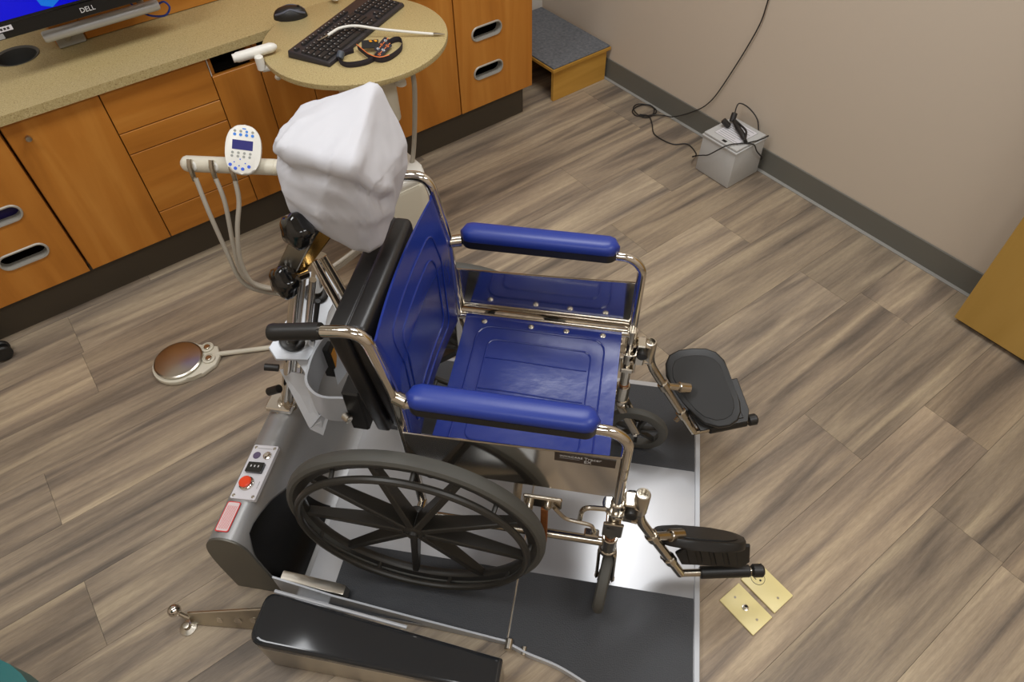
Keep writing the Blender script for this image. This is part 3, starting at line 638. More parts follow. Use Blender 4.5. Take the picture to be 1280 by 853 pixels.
    for k in range(9):
        a = R(263 + 20 + 40 * k); d = Vector((math.cos(a), 0, math.sin(a)))
        bm = BM(); tube(bm, [C + d * 0.272 + ax * 0.008, C + d * 0.267 + ax * 0.032], 0.0055, 8); finish('rim_standoff', bm, M_WHEEL, rim)
    bm = BM(); cyl(bm, (0, v, 0.305), (0, vw - s * 0.034 + s * 0.01, 0.305), 0.010, 12); finish('axle', bm, M_CHROMER, wc)
    # caster
    if s < 0: cc = Vector((0.450, -0.252, 0.090)); cd_ = Vector((-0.12, -1, 0)).normalized()
    else: cc = Vector((0.503, 0.200, 0.090)); cd_ = Vector((1, -0.10, 0)).normalized()
    cax = Vector((-cd_.y, cd_.x, 0))
    bm = BM(); prof = [(0.064, -0.012), (0.078, -0.014), (0.087, -0.010), (0.090, -0.003), (0.090, 0.003), (0.087, 0.010), (0.078, 0.014), (0.064, 0.012)]
    n = 40; rings = [[bm.verts.new(cc + (cd_ * math.cos(2 * math.pi * k / n) + Vector((0, 0, 1)) * math.sin(2 * math.pi * k / n)) * r_ + cax * y_) for r_, y_ in prof] for k in range(n)]
    for k in range(n):
        a, b = rings[k], rings[(k + 1) % n]
        for j in range(len(prof)): bm.faces.new((a[j], a[(j + 1) % len(prof)], b[(j + 1) % len(prof)], b[j]))
    caster = finish('caster_tyre', bm, M_RUBBER, wc)
    bm = BM(); cyl(bm, cc - cax * 0.016, cc + cax * 0.016, 0.015, 16, 0.002)
    for k in range(7):
        a = 2 * math.pi * k / 7 + 0.3; d = cd_ * math.cos(a) + Vector((0, 0, 1)) * math.sin(a); q = -cd_ * math.sin(a) + Vector((0, 0, 1)) * math.cos(a)
        hexa(bm, [cc + d * 0.012 + q * 0.005 * i + cax * 0.009 * j for i, j in ((-1, -1), (1, -1), (1, 1), (-1, 1))] + [cc + d * 0.066 + q * 0.004 * i + cax * 0.006 * j for i, j in ((-1, -1), (1, -1), (1, 1), (-1, 1))])
    finish('caster_core', bm, M_WHEEL, caster)
    bm = BM()
    topc = Vector((0.447, v, 0.192))
    for q in (-1, 1):
        a = topc + cax * 0.020 * q; b = cc + cax * 0.020 * q
        tube(bm, fillet([topc + Vector((0, 0, -0.004)), a + Vector((0, 0, -0.006)), b], 0.012, 4), 0.0085, 8, flat=(0.004, 0.013, cax))
    cyl(bm, cc - cax * 0.025, cc + cax * 0.025, 0.006, 10); cyl(bm, topc + Vector((0, 0, -0.008)), topc + Vector((0, 0, 0.01)), 0.021, 16, 0.002)
    finish('caster_fork', bm, M_CHROMER, wc)
# cross braces and axle tubes under the seat
for s in (-1, 1):
    bm = BM(); tube(bm, [(0.20 + 0.014 * s, 0.215 * s, 0.465), (0.20 + 0.014 * s, -0.215 * s, 0.235)], 0.0112, 10); finish('cross_brace', bm, M_CHROMER, wc)
bm = BM(); tube(bm, [(0.03, -0.222, 0.42), (0.03, 0.222, 0.42)], 0.010, 10); finish('rear_bar', bm, M_CHROMER, wc)
# seat upholstery
SX0, SX1, SV = 0.022, 0.420, 0.231
def seat_z(x, y):
    t = y / SV; u = (x - SX0) / (SX1 - SX0)
    e = max(0, abs(t) - 0.93) / 0.07
    return 0.4875 - 0.020 * (1 - t * t) - 0.010 * e * e + 0.004 * math.sin(u * 6.0) * (1 - t * t)
bm = BM(); sheet(bm, lambda a, b: (SX0 + (SX1 - SX0) * a, -SV + 2 * SV * b, seat_z(SX0 + (SX1 - SX0) * a, -SV + 2 * SV * b)), 28, 36, 0.006)
seat = finish('seat', bm, M_BLUE, wc, 60)
def seat_line(w_, h_, r_, cx, rad=0.0018):
    P = [Vector((cx + p[0], p[1], 0)) for p in rrect(w_, h_, r_, 4)]; out = []
    for i in range(len(P)):
        a, b = P[i], P[(i + 1) % len(P)]
        for k in range(6):
            q = a.lerp(b, k / 6); out.append((q.x, q.y, seat_z(q.x, q.y) + 0.0004))
    bm = BM(); tube(bm, out, rad, 6, closed=True); return finish('seam', bm, M_BLUE, seat)
seat_line(0.322, 0.372, 0.035, 0.221, 0.0026); seat_line(0.258, 0.296, 0.022, 0.222, 0.0022)
for y_ in (0.092, 0.0, -0.092):
    bm = BM(); tube(bm, [(0.095 + 0.25 * k / 10, y_, seat_z(0.095 + 0.25 * k / 10, y_) + 0.0004) for k in range(11)], 0.0016, 6); finish('seam', bm, M_BLUE, seat)
for s in (-1, 1):
    for x in (0.072, 0.192, 0.282, 0.374):
        bm = BM(); lathe(bm, (x, 0.200 * s, seat_z(x, 0.2) - 0.0005), (0, 0, 1), [(0.0075, 0), (0.0075, 0.0012), (0.005, 0.003), (0, 0.0034)], 14); finish('seat_screw', bm, M_STEEL, seat)
# back upholstery: sling between the canes, wrapped round them
def back_pt(a, b):
    y = -0.2135 + 0.427 * a; z = 0.470 + (0.862 - 0.470) * b; t = y / 0.2135
    cane_u = -0.003 if z < 0.735 else -0.003 - (z - 0.735) * 0.20
    e = max(0.0, abs(t) - 0.93) / 0.07
    x = cane_u + 0.006 - 0.016 * (1 - t * t) - 0.006 * e * e
    return Vector((x, y, z - 0.006 * (1 - t * t) * b))
bm = BM(); sheet(bm, lambda a, b: back_pt(a, b), 40, 24, 0.005); back = finish('backrest', bm, M_BLUE, wc, 60)
for (w_, h_) in ((0.30, 0.30), (0.24, 0.22)):
    P = rrect(w_ / 0.427, h_ / 0.392, 0.07, 4, 0.5, 0.5); out = []
    for i in range(len(P)):
        a, b = P[i], P[(i + 1) % len(P)]
        for k in range(5): out.append(back_pt(a[0] + (b[0] - a[0]) * k / 5, a[1] + (b[1] - a[1]) * k / 5) + Vector((0.0006, 0, 0)))
    bm = BM(); tube(bm, out, 0.0022, 6, closed=True); finish('seam', bm, M_BLUE, back)
# elevating leg rests
def leg_rest(s, top, knee, end, bar_end, pad_c, pad_ex, pad_ey, pad_poly):
    top, knee, end, bar_end, pad_c = map(Vector, (top, knee, end, bar_end, pad_c))
    bm = BM(); tube(bm, fillet([top + Vector((0, 0, -0.03)), knee, end], 0.03, 5), 0.0115, 12); lr = finish('leg_rest', bm, M_CHROMER, wc)
    bm = BM(); lathe(bm, top + Vector((0, 0, -0.075)), (0, 0, 1), [(0.015, 0), (0.0165, 0.002), (0.0165, 0.070), (0.014, 0.0745), (0.0115, 0.075), (0.0105, 0.060), (0, 0.060)], 18); finish('hanger_pin', bm, M_STEEL, lr)
    bm = BM()
    pv = Vector((0.447, 0.222 * s, 0)); 
    for z in (0.445, 0.385):
        a = Vector((pv.x, pv.y, z)); b = Vector((top.x, top.y, z - 0.01)); d = (b - a).normalized(); q = Vector((-d.y, d.x, 0)) * 0.017
        hexa(bm, [a - q - Vector((0, 0, 0.006)), b - q - Vector((0, 0, 0.006)), b + q - Vector((0, 0, 0.006)), a + q - Vector((0, 0, 0.006)), a - q, b - q, b + q, a + q], 0.002, 1)
    box(bm, (0.462, 0.222 * s - 0.018, 0.375), (0.486, 0.222 * s + 0.018, 0.452), 0.003, 1)
    finish('hanger_plate', bm, M_CHROMER, lr, smooth=None)
    bm = BM(); cyl(bm, (0.478, 0.222 * s - 0.030, 0.425), (0.478, 0.222 * s + 0.030, 0.425), 0.014, 16, 0.002); finish('latch_knob', bm, M_BLACKPL, lr)
    m1 = knee.lerp(end, 0.30); m2 = knee.lerp(end, 0.72)
    d = (end - knee).normalized()
    for m_ in (m1, m2):
        bm = BM(); cyl(bm, m_ - d * 0.012, m_ + d * 0.012, 0.0155, 16, 0.002)
        if m_ is m2: cyl(bm, m2, m2 + Vector((-0.015, -0.012 * s, -0.02)), 0.007, 10)
        finish('clamp', bm, M_CHROMER, lr)
    bm = BM(); tube(bm, [end, bar_end], 0.0095, 12); bar = finish('footplate_bar', bm, M_CHROMER, lr)
    bd = (bar_end - end).normalized()
    bm = BM(); cyl(bm, end.lerp(bar_end, 0.25), end.lerp(bar_end, 0.88), 0.0155, 16, 0.002); cyl(bm, end.lerp(bar_end, 0.90), bar_end + bd * 0.012, 0.0165, 16, 0.005); finish('bar_sleeve', bm, M_BLACKPL, lr)
    # calf pad: outline in its own plane
    ex = Vector(pad_ex).normalized(); ey = Vector(pad_ey); ey = (ey - ex * ey.dot(ex)).normalized(); ez = ex.cross(ey)
    if ez.z < 0: ez = -ez
    bm = BM(); prism(bm, pad_poly, pad_c - ez * 0.022, ex, ey, ez, 0.022, 0.005, 3); pad = finish('calf_pad', bm, M_BLACKPL, lr)
    bm = BM(); prism(bm, [(x * 0.82, y * 0.80) for x, y in pad_poly], pad_c + ez * 0.0002, ex, ey, ez, 0.0025, 0.001, 1); finish('pad_face', bm, M_BLACKPL, pad)
    bm = BM(); tube(bm, [m1, m1.lerp(pad_c, 0.55)], 0.010, 10); cyl(bm, m1.lerp(pad_c, 0.35), m1.lerp(pad_c, 0.62), 0.0155, 14, 0.002); finish('pad_bracket', bm, M_CHROMER, lr)
    return lr, bd
import_pts = [(-0.106, 0.033, -0.002), (-0.111, 0.064, 0.013), (-0.103, 0.087, 0.027), (-0.078, 0.1005, 0.038), (-0.042, 0.106, 0.047), (-0.005, 0.1055, 0.053), (0.023, 0.0966, 0.053), (0.046, 0.0764, 0.047), (0.061, 0.046, 0.034),
              (0.079, 0.0064, 0.0165), (0.096, -0.029, 0.0014), (0.100, -0.052, -0.010), (0.0936, -0.074, -0.022), (0.074, -0.088, -0.033), (0.046, -0.093, -0.040), (0.008, -0.085, -0.042), (-0.023, -0.064, -0.037), (-0.054, -0.033, -0.026), (-0.081, -0.0016, -0.015)]
FN = Vector((-0.15, -0.45, 0.88)).normalized(); FX = Vector((0.6, -0.75, 0)); FX = (FX - FN * FX.dot(FN)).normalized(); FY = FN.cross(FX)
far_poly = [(Vector(p).dot(FX), Vector(p).dot(FY)) for p in import_pts]
near_poly = [(0.108 * math.copysign(abs(math.cos(2 * math.pi * k / 30)) ** 0.75, math.cos(2 * math.pi * k / 30)), 0.072 * math.copysign(abs(math.sin(2 * math.pi * k / 30)) ** 0.75, math.sin(2 * math.pi * k / 30))) for k in range(30)]
lrn, bdn = leg_rest(-1, (0.497, -0.222, 0.482), (0.500, -0.225, 0.372), (0.633, -0.222, 0.112), (0.822, -0.186, 0.118),
                    (0.660, -0.160, 0.214), (1, 0.10, -0.05), (0, 0.64, -0.77), near_poly)
lrf, bdf = leg_rest(1, (0.497, 0.236, 0.440), (0.508, 0.236, 0.345), (0.660, 0.190, 0.128), (0.822, 0.250, 0.14),
                    (0.669, 0.262, 0.235), FX, FY, far_poly)
def footplate(lr, o, ex, ey, L_, W_, n):
    o, ex, ey = Vector(o), Vector(ex).normalized(), Vector(ey); ey = (ey - ex * ey.dot(ex)).normalized(); ez = ex.cross(ey)
    bm = BM(); prism(bm, [(0, 0), (L_ * 0.92, 0), (L_, W_ * 0.25), (L_ * 0.94, W_), (0.02, W_), (-0.02, W_ * 0.5)], o, ex, ey, ez, 0.010, 0.002, 1); f = finish('footplate', bm, M_BLACKPL, lr, smooth=None)
    for k in range(n):
        x = L_ * (0.10 + 0.8 * k / n); bm = BM()
        prism(bm, [(x, 0.012), (x + 0.022, 0.012), (x + 0.004, W_ * 0.9), (x - 0.018, W_ * 0.9)], o - ez * 0.006, ex, ey, ez, 0.022, 0.002, 1); finish('tread_rib', bm, M_BLACKPL, f, smooth=None)
footplate(lrn, (0.630, -0.204, 0.140), (1, 0.12, 0.0), (0.05, 0.25, 0.95), 0.160, 0.080, 4)
footplate(lrf, (0.672, 0.178, 0.150), (0.16, 0.06, 0.01), (-0.10, 0.70, 0.36), 0.150, 0.125, 4)

# ================================================================== WHEELCHAIR LIFT (same axes as the chair)
lf = empty('wheelchair_lift', ORG, ROT); tag(lf, 'silver wheelchair lift with black tread deck, rear housing, columns and black back pad', 'lift')
fillc = catmull([(0.229, -0.430, 0), (0.285, -0.448, 0), (0.36, -0.464, 0), (0.43, -0.490, 0), (0.52, -0.53, 0), (0.62, -0.56, 0), (0.699, -0.57, 0)], 5)
# deck plates
bm = BM(); box(bm, (-0.335, -0.425, -0.0185), (0.2285, 0.435, -0.003), 0.001, 1); finish('rear_deck', bm, M_ALU, lf, smooth=None)
bm = BM(); poly = [(p.x, p.y) for p in fillc] + [(0.699, 0.438), (0.2315, 0.438)]
prism(bm, poly, (0, 0, -0.0185), (1, 0, 0), (0, 1, 0), (0, 0, 1), 0.0155); finish('front_deck', bm, M_ALU, lf, smooth=None)
for nm, x0, x1 in (('tread_strip', -0.243, 0.2265), ('tread_strip', 0.2335, 0.685)):
    bm = BM(); box(bm, (x0, 0.130, -0.0028), (x1, 0.420, -0.0006)); finish(nm, bm, M_TREAD, lf, smooth=None)
bm = BM(); box(bm, (-0.243, -0.424, -0.0028), (0.2265, -0.246, -0.0006)); finish('tread_strip', bm, M_TREAD, lf, smooth=None)
bm = BM(); poly = [(p.x, p.y + 0.003) for p in fillc if 0.234 < p.x < 0.684]; poly = [(0.2335, -0.428)] + poly + [(0.685, -0.566), (0.685, -0.246), (0.2335, -0.246)]
prism(bm, poly, (0, 0, -0.0028), (1, 0, 0), (0, 1, 0), (0, 0, 1), 0.0022); finish('tread_strip', bm, M_TREAD, lf, smooth=None)
bm = BM(); box(bm, (0.687, -0.57, -0.003), (0.7005, 0.438, 0.0015), 0.001, 1); finish('deck_lip', bm, M_WHITEPOW, lf, smooth=None)
bm = BM(); tube(bm, [(0.230, -0.43, -0.001), (0.230, 0.436, -0.001)], 0.0022, 8); finish('hinge', bm, M_STEEL, lf)
# side plates
bm = BM(); strip(bm, [(-0.375, -0.402), (-0.346, -0.4035), (-0.30, -0.406), (-0.22, -0.411), (0.0, -0.421), (0.229, -0.431)], -0.0185, [0.092, 0.084, 0.074, 0.056, 0.028, 0.004], 0.005); finish('side_plate', bm, M_WHITEPOW, lf)
bm = BM(); pp = [(p.x, p.y - 0.003) for p in fillc]; strip(bm, pp, -0.0185, 0.006, 0.005); finish('side_plate', bm, M_WHITEPOW, lf)
bm = BM(); cyl(bm, (0.236, -0.452, 0.004), (0.236, -0.424, 0.004), 0.010, 14, 0.002); cyl(bm, (0.275, -0.456, 0.0), (0.275, -0.436, 0.0), 0.006, 12); finish('hinge_pin', bm, M_STEEL, lf)
bm = BM(); prism(bm, [(-0.36, 0.0), (-0.215, 0.0), (-0.195, 0.012), (-0.20, 0.040), (-0.22, 0.045), (-0.36, 0.075)], (0, -0.400, 0), (1, 0, 0), (0, 0, 1), (0, 1, 0), 0.026, 0.004, 2); finish('brass_stop', bm, M_STEEL, lf)
# rear housing
HP = [(-0.505, -0.0185), (-0.511, 0.10), (-0.511, 0.165), (-0.506, 0.21), (-0.494, 0.247), (-0.472, 0.275), (-0.443, 0.287), (-0.416, 0.281), (-0.399, 0.260), (-0.391, 0.225), (-0.386, 0.15), (-0.380, 0.085), (-0.368, 0.040), (-0.350, 0.014), (-0.330, 0.002), (-0.318, -0.0025), (-0.318, -0.0185)]
HPs = [Vector((p[0], p[1], 0)) for p in HP]
fine = [HPs[0]] + catmull(HPs[1:-2], 4) + [HPs[-2], HPs[-1]]
bm = BM(); prism(bm, [(p.x, p.y) for p in fine], (0, -0.398, 0), (1, 0, 0), (0, 0, 1), (0, 1, 0), 0.80); housing = finish('rear_housing', bm, M_SILVER, lf, 30)
bm = BM(); prism(bm, [(p.x, p.y) for p in fine], (0, -0.4035, 0), (1, 0, 0), (0, 0, 1), (0, 1, 0), 0.005, 0.001, 1); finish('end_cap', bm, M_DKGREY, housing, 30)
# black wheel patch wrapped on the front of the housing
seg = [p for p in fine if (p.y < 0.265 and p.x > -0.402 and p.y > -0.001)]
def vlo(z): return -0.396
def vhi(z):
    pts = [(-0.01, -0.150), (0.10, -0.165), (0.18, -0.195), (0.234, -0.262), (0.252, -0.305), (0.262, -0.350)]
    for (a, b), (c_, d_) in zip(pts, pts[1:]):
        if z <= c_: return b + (d_ - b) * (z - a) / (c_ - a)
    return -0.350
bm = BM(); rows = []
for i, p in enumerate(seg):
    t = (seg[min(i + 1, len(seg) - 1)] - seg[max(i - 1, 0)]).normalized(); nrm = Vector((-t.y, t.x, 0)) 
    if nrm.x < 0 and nrm.y < 0: nrm = -nrm
    q = p + nrm * 0.0025; lo = -0.397 if p.y < 0.19 else -0.397 + 0.035 * ((p.y - 0.19) / 0.075) ** 2; hi = vhi(p.y)
    rows.append([bm.verts.new((q.x, lo + (hi - lo) * k / 6, q.y)) for k in range(7)])
for a, b in zip(rows, rows[1:]):
    for k in range(6): bm.faces.new((a[k], a[k + 1], b[k + 1], b[k]))
r_ = bmesh.ops.solidify(bm, geom=list(bm.faces), thickness=0.002); finish('wheel_pad', bm, M_BLACKPL, housing)
# control panel on the crown: flat tilted plate
PN = Vector((-0.12, 0, 0.99)).normalized(); PX = Vector((0, -1, 0)); PY = PX.cross(PN); PY = -PY if PY.x > 0 else PY    # PY points to the rear
PC = Vector((-0.436, -0.222, 0.2895))
def onp(x, y, h=0.0): return PC + PX * x + PY * y + PN * h
bm = BM(); prism(bm, rrect(0.152, 0.068, 0.003, 2), PC - PN * 0.010, PX, PY, PN, 0.0115, 0.0006, 1); cpn = finish('control_panel', bm, M_LABELW, lf, smooth=None)
for x in (-0.068, 0.068):
    for y in (-0.026, 0.026):
        bm = BM(); cyl(bm, onp(x, y, 0.001), onp(x, y, 0.0035), 0.0042, 10, 0.001); finish('panel_screw', bm, M_STEEL, cpn)
bm = BM(); cyl(bm, onp(-0.045, 0.014, 0.001), onp(-0.045, 0.014, 0.004), 0.010, 16, 0.001); finish('indicator', bm, mat('violet lens', srgb(96, 84, 112), 0.3), cpn)
bm = BM(); lathe(bm, onp(-0.045, -0.016, 0.001), PN, [(0.0105, 0), (0.0105, 0.005), (0.008, 0.006), (0.006, 0.010), (0, 0.010)], 16); finish('key_switch', bm, M_CHROME, cpn)
bm = BM(); prism(bm, rrect(0.028, 0.044, 0.002, 2, -0.008, 0.0), PC + PN * 0.001, PX, PY, PN, 0.010, 0.001, 1); rk = finish('rocker_switch', bm, M_BLACKG, cpn)
for k in range(3):
    bm = BM(); prism(bm, rrect(0.006, 0.003, 0.001, 2, -0.010, -0.010 + 0.010 * k), PC + PN * 0.011, PX, PY, PN, 0.0004); finish('switch_mark', bm, M_LEGEND, cpn, smooth=None)
bm = BM(); lathe(bm, onp(0.036, 0.004, 0.001), PN, [(0.0185, 0), (0.0185, 0.006), (0.015, 0.008), (0.013, 0.012)], 18); finish('stop_button_ring', bm, M_CHROME, cpn)
bm = BM(); lathe(bm, onp(0.036, 0.004, 0.010), PN, [(0.012, -0.002), (0.0145, 0.001), (0.0155, 0.003), (0.0155, 0.006), (0.013, 0.008), (0, 0.0085)], 18); finish('stop_button', bm, M_ORANGER, cpn)
for x, y, w_, h_ in ((-0.066, 0.0, 0.0015, 0.04), (0.036, -0.026, 0.020, 0.0015)):
    bm = BM(); prism(bm, rrect(w_, h_, 0.0005, 1, x, y), PC + PN * 0.0015, PX, PY, PN, 0.0003); finish('panel_print', bm, M_PRINT, cpn, smooth=None)
# red bordered warning label
LC = Vector((-0.4510, -0.345, 0.2870))
bm = BM(); prism(bm, rrect(0.078, 0.036, 0.005, 3), LC, PX, PY, PN, 0.0012); wl_ = finish('warning_label', bm, M_RED, lf, smooth=None)
bm = BM(); prism(bm, rrect(0.073, 0.031, 0.004, 3), LC + PN * 0.0012, PX, PY, PN, 0.0003); finish('label_field', bm, mat('label pink', srgb(222, 204, 204), 0.5), wl_, smooth=None)
for k in range(7):
    bm = BM(); prism(bm, rrect(0.060, 0.0010, 0.0004, 1, 0.002, -0.0115 + k * 0.0038), LC + PN * 0.0015, PX, PY, PN, 0.0002); finish('label_line', bm, M_RED, wl_, smooth=None)
# black lidded box beside the deck
P0 = [(-0.352, -0.452), (0.236, -0.500), (0.236, -0.577), (-0.352, -0.575)]
def lidz(x): return 0.146 + (0.112 - 0.146) * (x + 0.352) / 0.588
def rounded(poly, rs):
    out = []; n = len(poly)
    for i in range(n):
        a, b, c_ = Vector(poly[i - 1]), Vector(poly[i]), Vector(poly[(i + 1) % n]); r_ = rs[i]
        s_ = b + (a - b).normalized() * r_; e_ = b + (c_ - b).normalized() * r_
        for j in range(6): t = j / 5; q = (1 - t) ** 2 * s_ + 2 * t * (1 - t) * b + t * t * e_; out.append((q.x, q.y))
    return out
pl = rounded(P0, [0.03, 0.006, 0.006, 0.034])
def loft(bm, levels):
    rows = [[bm.verts.new(p) for p in lv] for lv in levels]
    n = len(rows[0])
    for a, b in zip(rows, rows[1:]):
        for k in range(n): bm.faces.new((a[k], a[(k + 1) % n], b[(k + 1) % n], b[k]))
    bm.faces.new(rows[0][::-1]); bm.faces.new(rows[-1]); return bm
def inset(poly, k):
    cx = sum(p[0] for p in poly) / len(poly); cy_ = sum(p[1] for p in poly) / len(poly)
    out = []
    for x, y in poly:
        d = Vector((x - cx, y - cy_)); out.append((x - math.copysign(min(k, abs(d.x)), d.x) if abs(d.x) > 0.2 else x, y - math.copysign(k, d.y)))
    return out
bm = BM(); loft(bm, [[(x, y, -0.0195) for x, y in inset(pl, 0.006)], [(x, y, -0.012) for x, y in pl], [(x, y, lidz(x) - 0.026) for x, y in pl]]); bx_ = finish('motor_box', bm, M_STEEL, lf)
bm = BM(); loft(bm, [[(x, y, lidz(x) - 0.0255) for x, y in pl]] + [[(x, y, lidz(x) - 0.011 + 0.011 * math.sin(R(a))) for x, y in inset(pl, 0.011 * (1 - math.cos(R(a))))] for a in (0, 15, 30, 45, 60, 75, 90)]); lid = finish('lid', bm, M_BLACKLID, bx_, smooth=None)
bm = BM(); tube(bm, [(-0.335, -0.449, lidz(-0.335) - 0.008), (-0.10, -0.4655, lidz(-0.10) - 0.008), (0.0, -0.4725, lidz(0.0) - 0.008)], 0.0045, 8); finish('lid_trim', bm, M_WHITEPOW, bx_)
# outrigger foot with ball
bm = BM(); hexa(bm, [(-0.580, -0.520, -0.016), (-0.362, -0.500, -0.016), (-0.362, -0.494, -0.016), (-0.580, -0.514, -0.016), (-0.580, -0.508, 0.022), (-0.362, -0.478, 0.074), (-0.362, -0.472, 0.074), (-0.580, -0.502, 0.022)], 0.001, 1); orr = finish('outrigger_arm', bm, M_STEEL, lf, smooth=None)
bm = BM(); tube(bm, [(-0.580, -0.505, 0.023), (-0.362, -0.475, 0.075)], 0.0042, 8); finish('arm_flange', bm, M_STEEL, orr)
for x in (-0.50, -0.45, -0.405):
    bm = BM(); t_ = (x + 0.58) / 0.218; lathe(bm, (x, -0.5135 + 0.0245 * t_, 0.003 + 0.026 * t_), (0, -0.96, 0.27), [(0.0, 0.0), (0.008 + 0.005 * t_, 0.0), (0.009 + 0.005 * t_, 0.0014), (0, 0.0016)], 14); finish('arm_hole', bm, M_CHROME, orr)
bm = BM(); bmesh.ops.create_uvsphere(bm, u_segments=20, v_segments=12, radius=0.0165, matrix=Matrix.Translation((-0.606, -0.510, 0.046))); finish('ball', bm, M_CHROME, orr)
bm = BM(); cyl(bm, (-0.606, -0.510, 0.036), (-0.580, -0.512, 0.010), 0.006, 10); lathe(bm, (-0.584, -0.528, -0.0195), (0, 0, 1), [(0.021, 0), (0.021, 0.003), (0.009, 0.007), (0.008, 0.020), (0, 0.021)], 20); finish('foot_disc', bm, M_STEEL, orr)
# columns
lean = Vector((0.33, 0, 0.95)).normalized()
def colp(v, z): return Vector((-0.439 + (z - 0.279) * 0.335, v, z))
for v, zt in ((-0.015, 0.80), (0.140, 0.70)):
    bm = BM(); tube(bm, [colp(v, 0.27), colp(v, zt)], 0.0165, 18); cl = finish('column', bm, M_CHROME, lf)
    bm = BM(); lathe(bm, colp(v, 0.272), lean, [(0.034, 0), (0.034, 0.010), (0.026, 0.016), (0.024, 0.030), (0.018, 0.032)], 22); finish('column_collar', bm, M_CHROMER, cl)
    bm = BM(); lathe(bm, colp(v, 0.564) + lean * 0.003, lean, [(0.018, 0), (0.030, 0.0), (0.031, 0.006), (0.026, 0.010), (0.018, 0.011)], 24); finish('bushing', bm, M_BLACKPL, cl)
bm = BM(); tube(bm, [colp(-0.015, 0.30) + Vector((0.034, 0.006, 0)), colp(-0.015, 0.78) + Vector((0.030, 0.006, 0))], 0.008, 12); finish('slim_rod', bm, M_CHROME, lf)
bm = BM(); tube(bm, [colp(-0.015, 0.30) + Vector((0.046, 0.018, 0)), colp(-0.015, 0.70) + Vector((0.044, 0.018, 0))], 0.006, 10); finish('slim_rod', bm, M_BLACKPL, lf)
bm = BM(); box(bm, (-0.482, -0.045, 0.286), (-0.412, 0.010, 0.304), 0.003, 1); finish('column_foot', bm, M_CHROME, lf, smooth=None)
bm = BM(); tube(bm, [colp(-0.03, 0.49) + Vector((-0.02, -0.012, 0)), colp(-0.03, 0.49) + Vector((-0.052, -0.018, 0.005))], 0.009, 12); finish('clamp_screw', bm, M_BLACKPL, lf)
bm = BM(); tube(bm, [colp(-0.03, 0.40) + Vector((-0.015, -0.012, 0)), colp(-0.03, 0.40) + Vector((-0.048, -0.012, -0.02))], 0.011, 12); finish('clamp_screw', bm, M_BLACKPL, lf)
# pale hub plate carrying the columns, with gusset, and the bent back strap
zx = Vector((0.95, 0, -0.33)).normalized()
bm = BM(); prism(bm, [(-0.042, -0.052), (-0.015, -0.075), (0.050, -0.05), (0.060, 0.02), (0.045, 0.10), (0.052, 0.20), (0.0, 0.225), (-0.045, 0.20), (-0.030, 0.08)], colp(0, 0.564) - lean * 0.004, zx, (0, 1, 0), lean, 0.007, 0.001, 1); finish('hub_plate', bm, M_WHITEPOW, lf, smooth=None)
def plate3(name, pts, th, material):
    a, b, c_ = [Vector(p) for p in pts[:3]]; n = (b - a).cross(c_ - a).normalized()
    bm = BM(); lo = [bm.verts.new(Vector(p) - n * th / 2) for p in pts]; hi = [bm.verts.new(Vector(p) + n * th / 2) for p in pts]
    bm.faces.new(lo[::-1]); bm.faces.new(hi); k = len(pts)
    for i in range(k): bm.faces.new((lo[i], lo[(i + 1) % k], hi[(i + 1) % k], hi[i]))
    return finish(name, bm, material, lf, smooth=None)
plate3('gusset', [(-0.374, -0.008, 0.558), (-0.296, 0.0, 0.558), (-0.287, -0.078, 0.505)], 0.004, M_WHITEPOW)
plate3('gusset', [(-0.406, -0.018, 0.452), (-0.322, -0.040, 0.474), (-0.290, -0.096, 0.412), (-0.282, -0.104, 0.374), (-0.318, -0.112, 0.352)], 0.004, M_WHITEPOW)
plate3('gusset', [(-0.282, -0.100, 0.400), (-0.262, -0.086, 0.400), (-0.285, -0.118, 0.335), (-0.318, -0.114, 0.350)], 0.004, M_WHITEPOW)
plate3('gusset', [(-0.285, 0.03, 0.500), (-0.225, 0.045, 0.455), (-0.262, -0.020, 0.420)], 0.004, M_WHITEPOW)
bm = BM(); pth = fillet([(-0.275, 0.075, 0), (-0.292, -0.03, 0), (-0.280, -0.115, 0), (-0.235, -0.150, 0), (-0.150, -0.138, 0), (-0.152, -0.085, 0)], 0.03, 6)
strip(bm, [(p.x, p.y) for p in pth], 0.462, 0.552, 0.006); finish('back_strap', bm, M_WHITEPOW, lf)
bm = BM(); box(bm, (-0.176, -0.150, 0.44), (-0.134, -0.085, 0.58), 0.004, 1); finish('strap_block', bm, M_BLACKPL, lf, smooth=None)
bm = BM(); cyl(bm, (-0.182, -0.155, 0.50), (-0.165, -0.165, 0.50), 0.010, 12, 0.002); finish('strap_screw', bm, M_STEEL, lf)
bm = BM(); box(bm, (-0.30, 0.0, 0.42), (-0.268, 0.03, 0.53), 0.003, 1); act = finish('actuator', bm, M_BLACKPL, lf, smooth=None)
bm = BM(); box(bm, (-0.2675, 0.005, 0.44), (-0.2665, 0.025, 0.51)); finish('actuator_label', bm, M_AMBER, act, smooth=None)
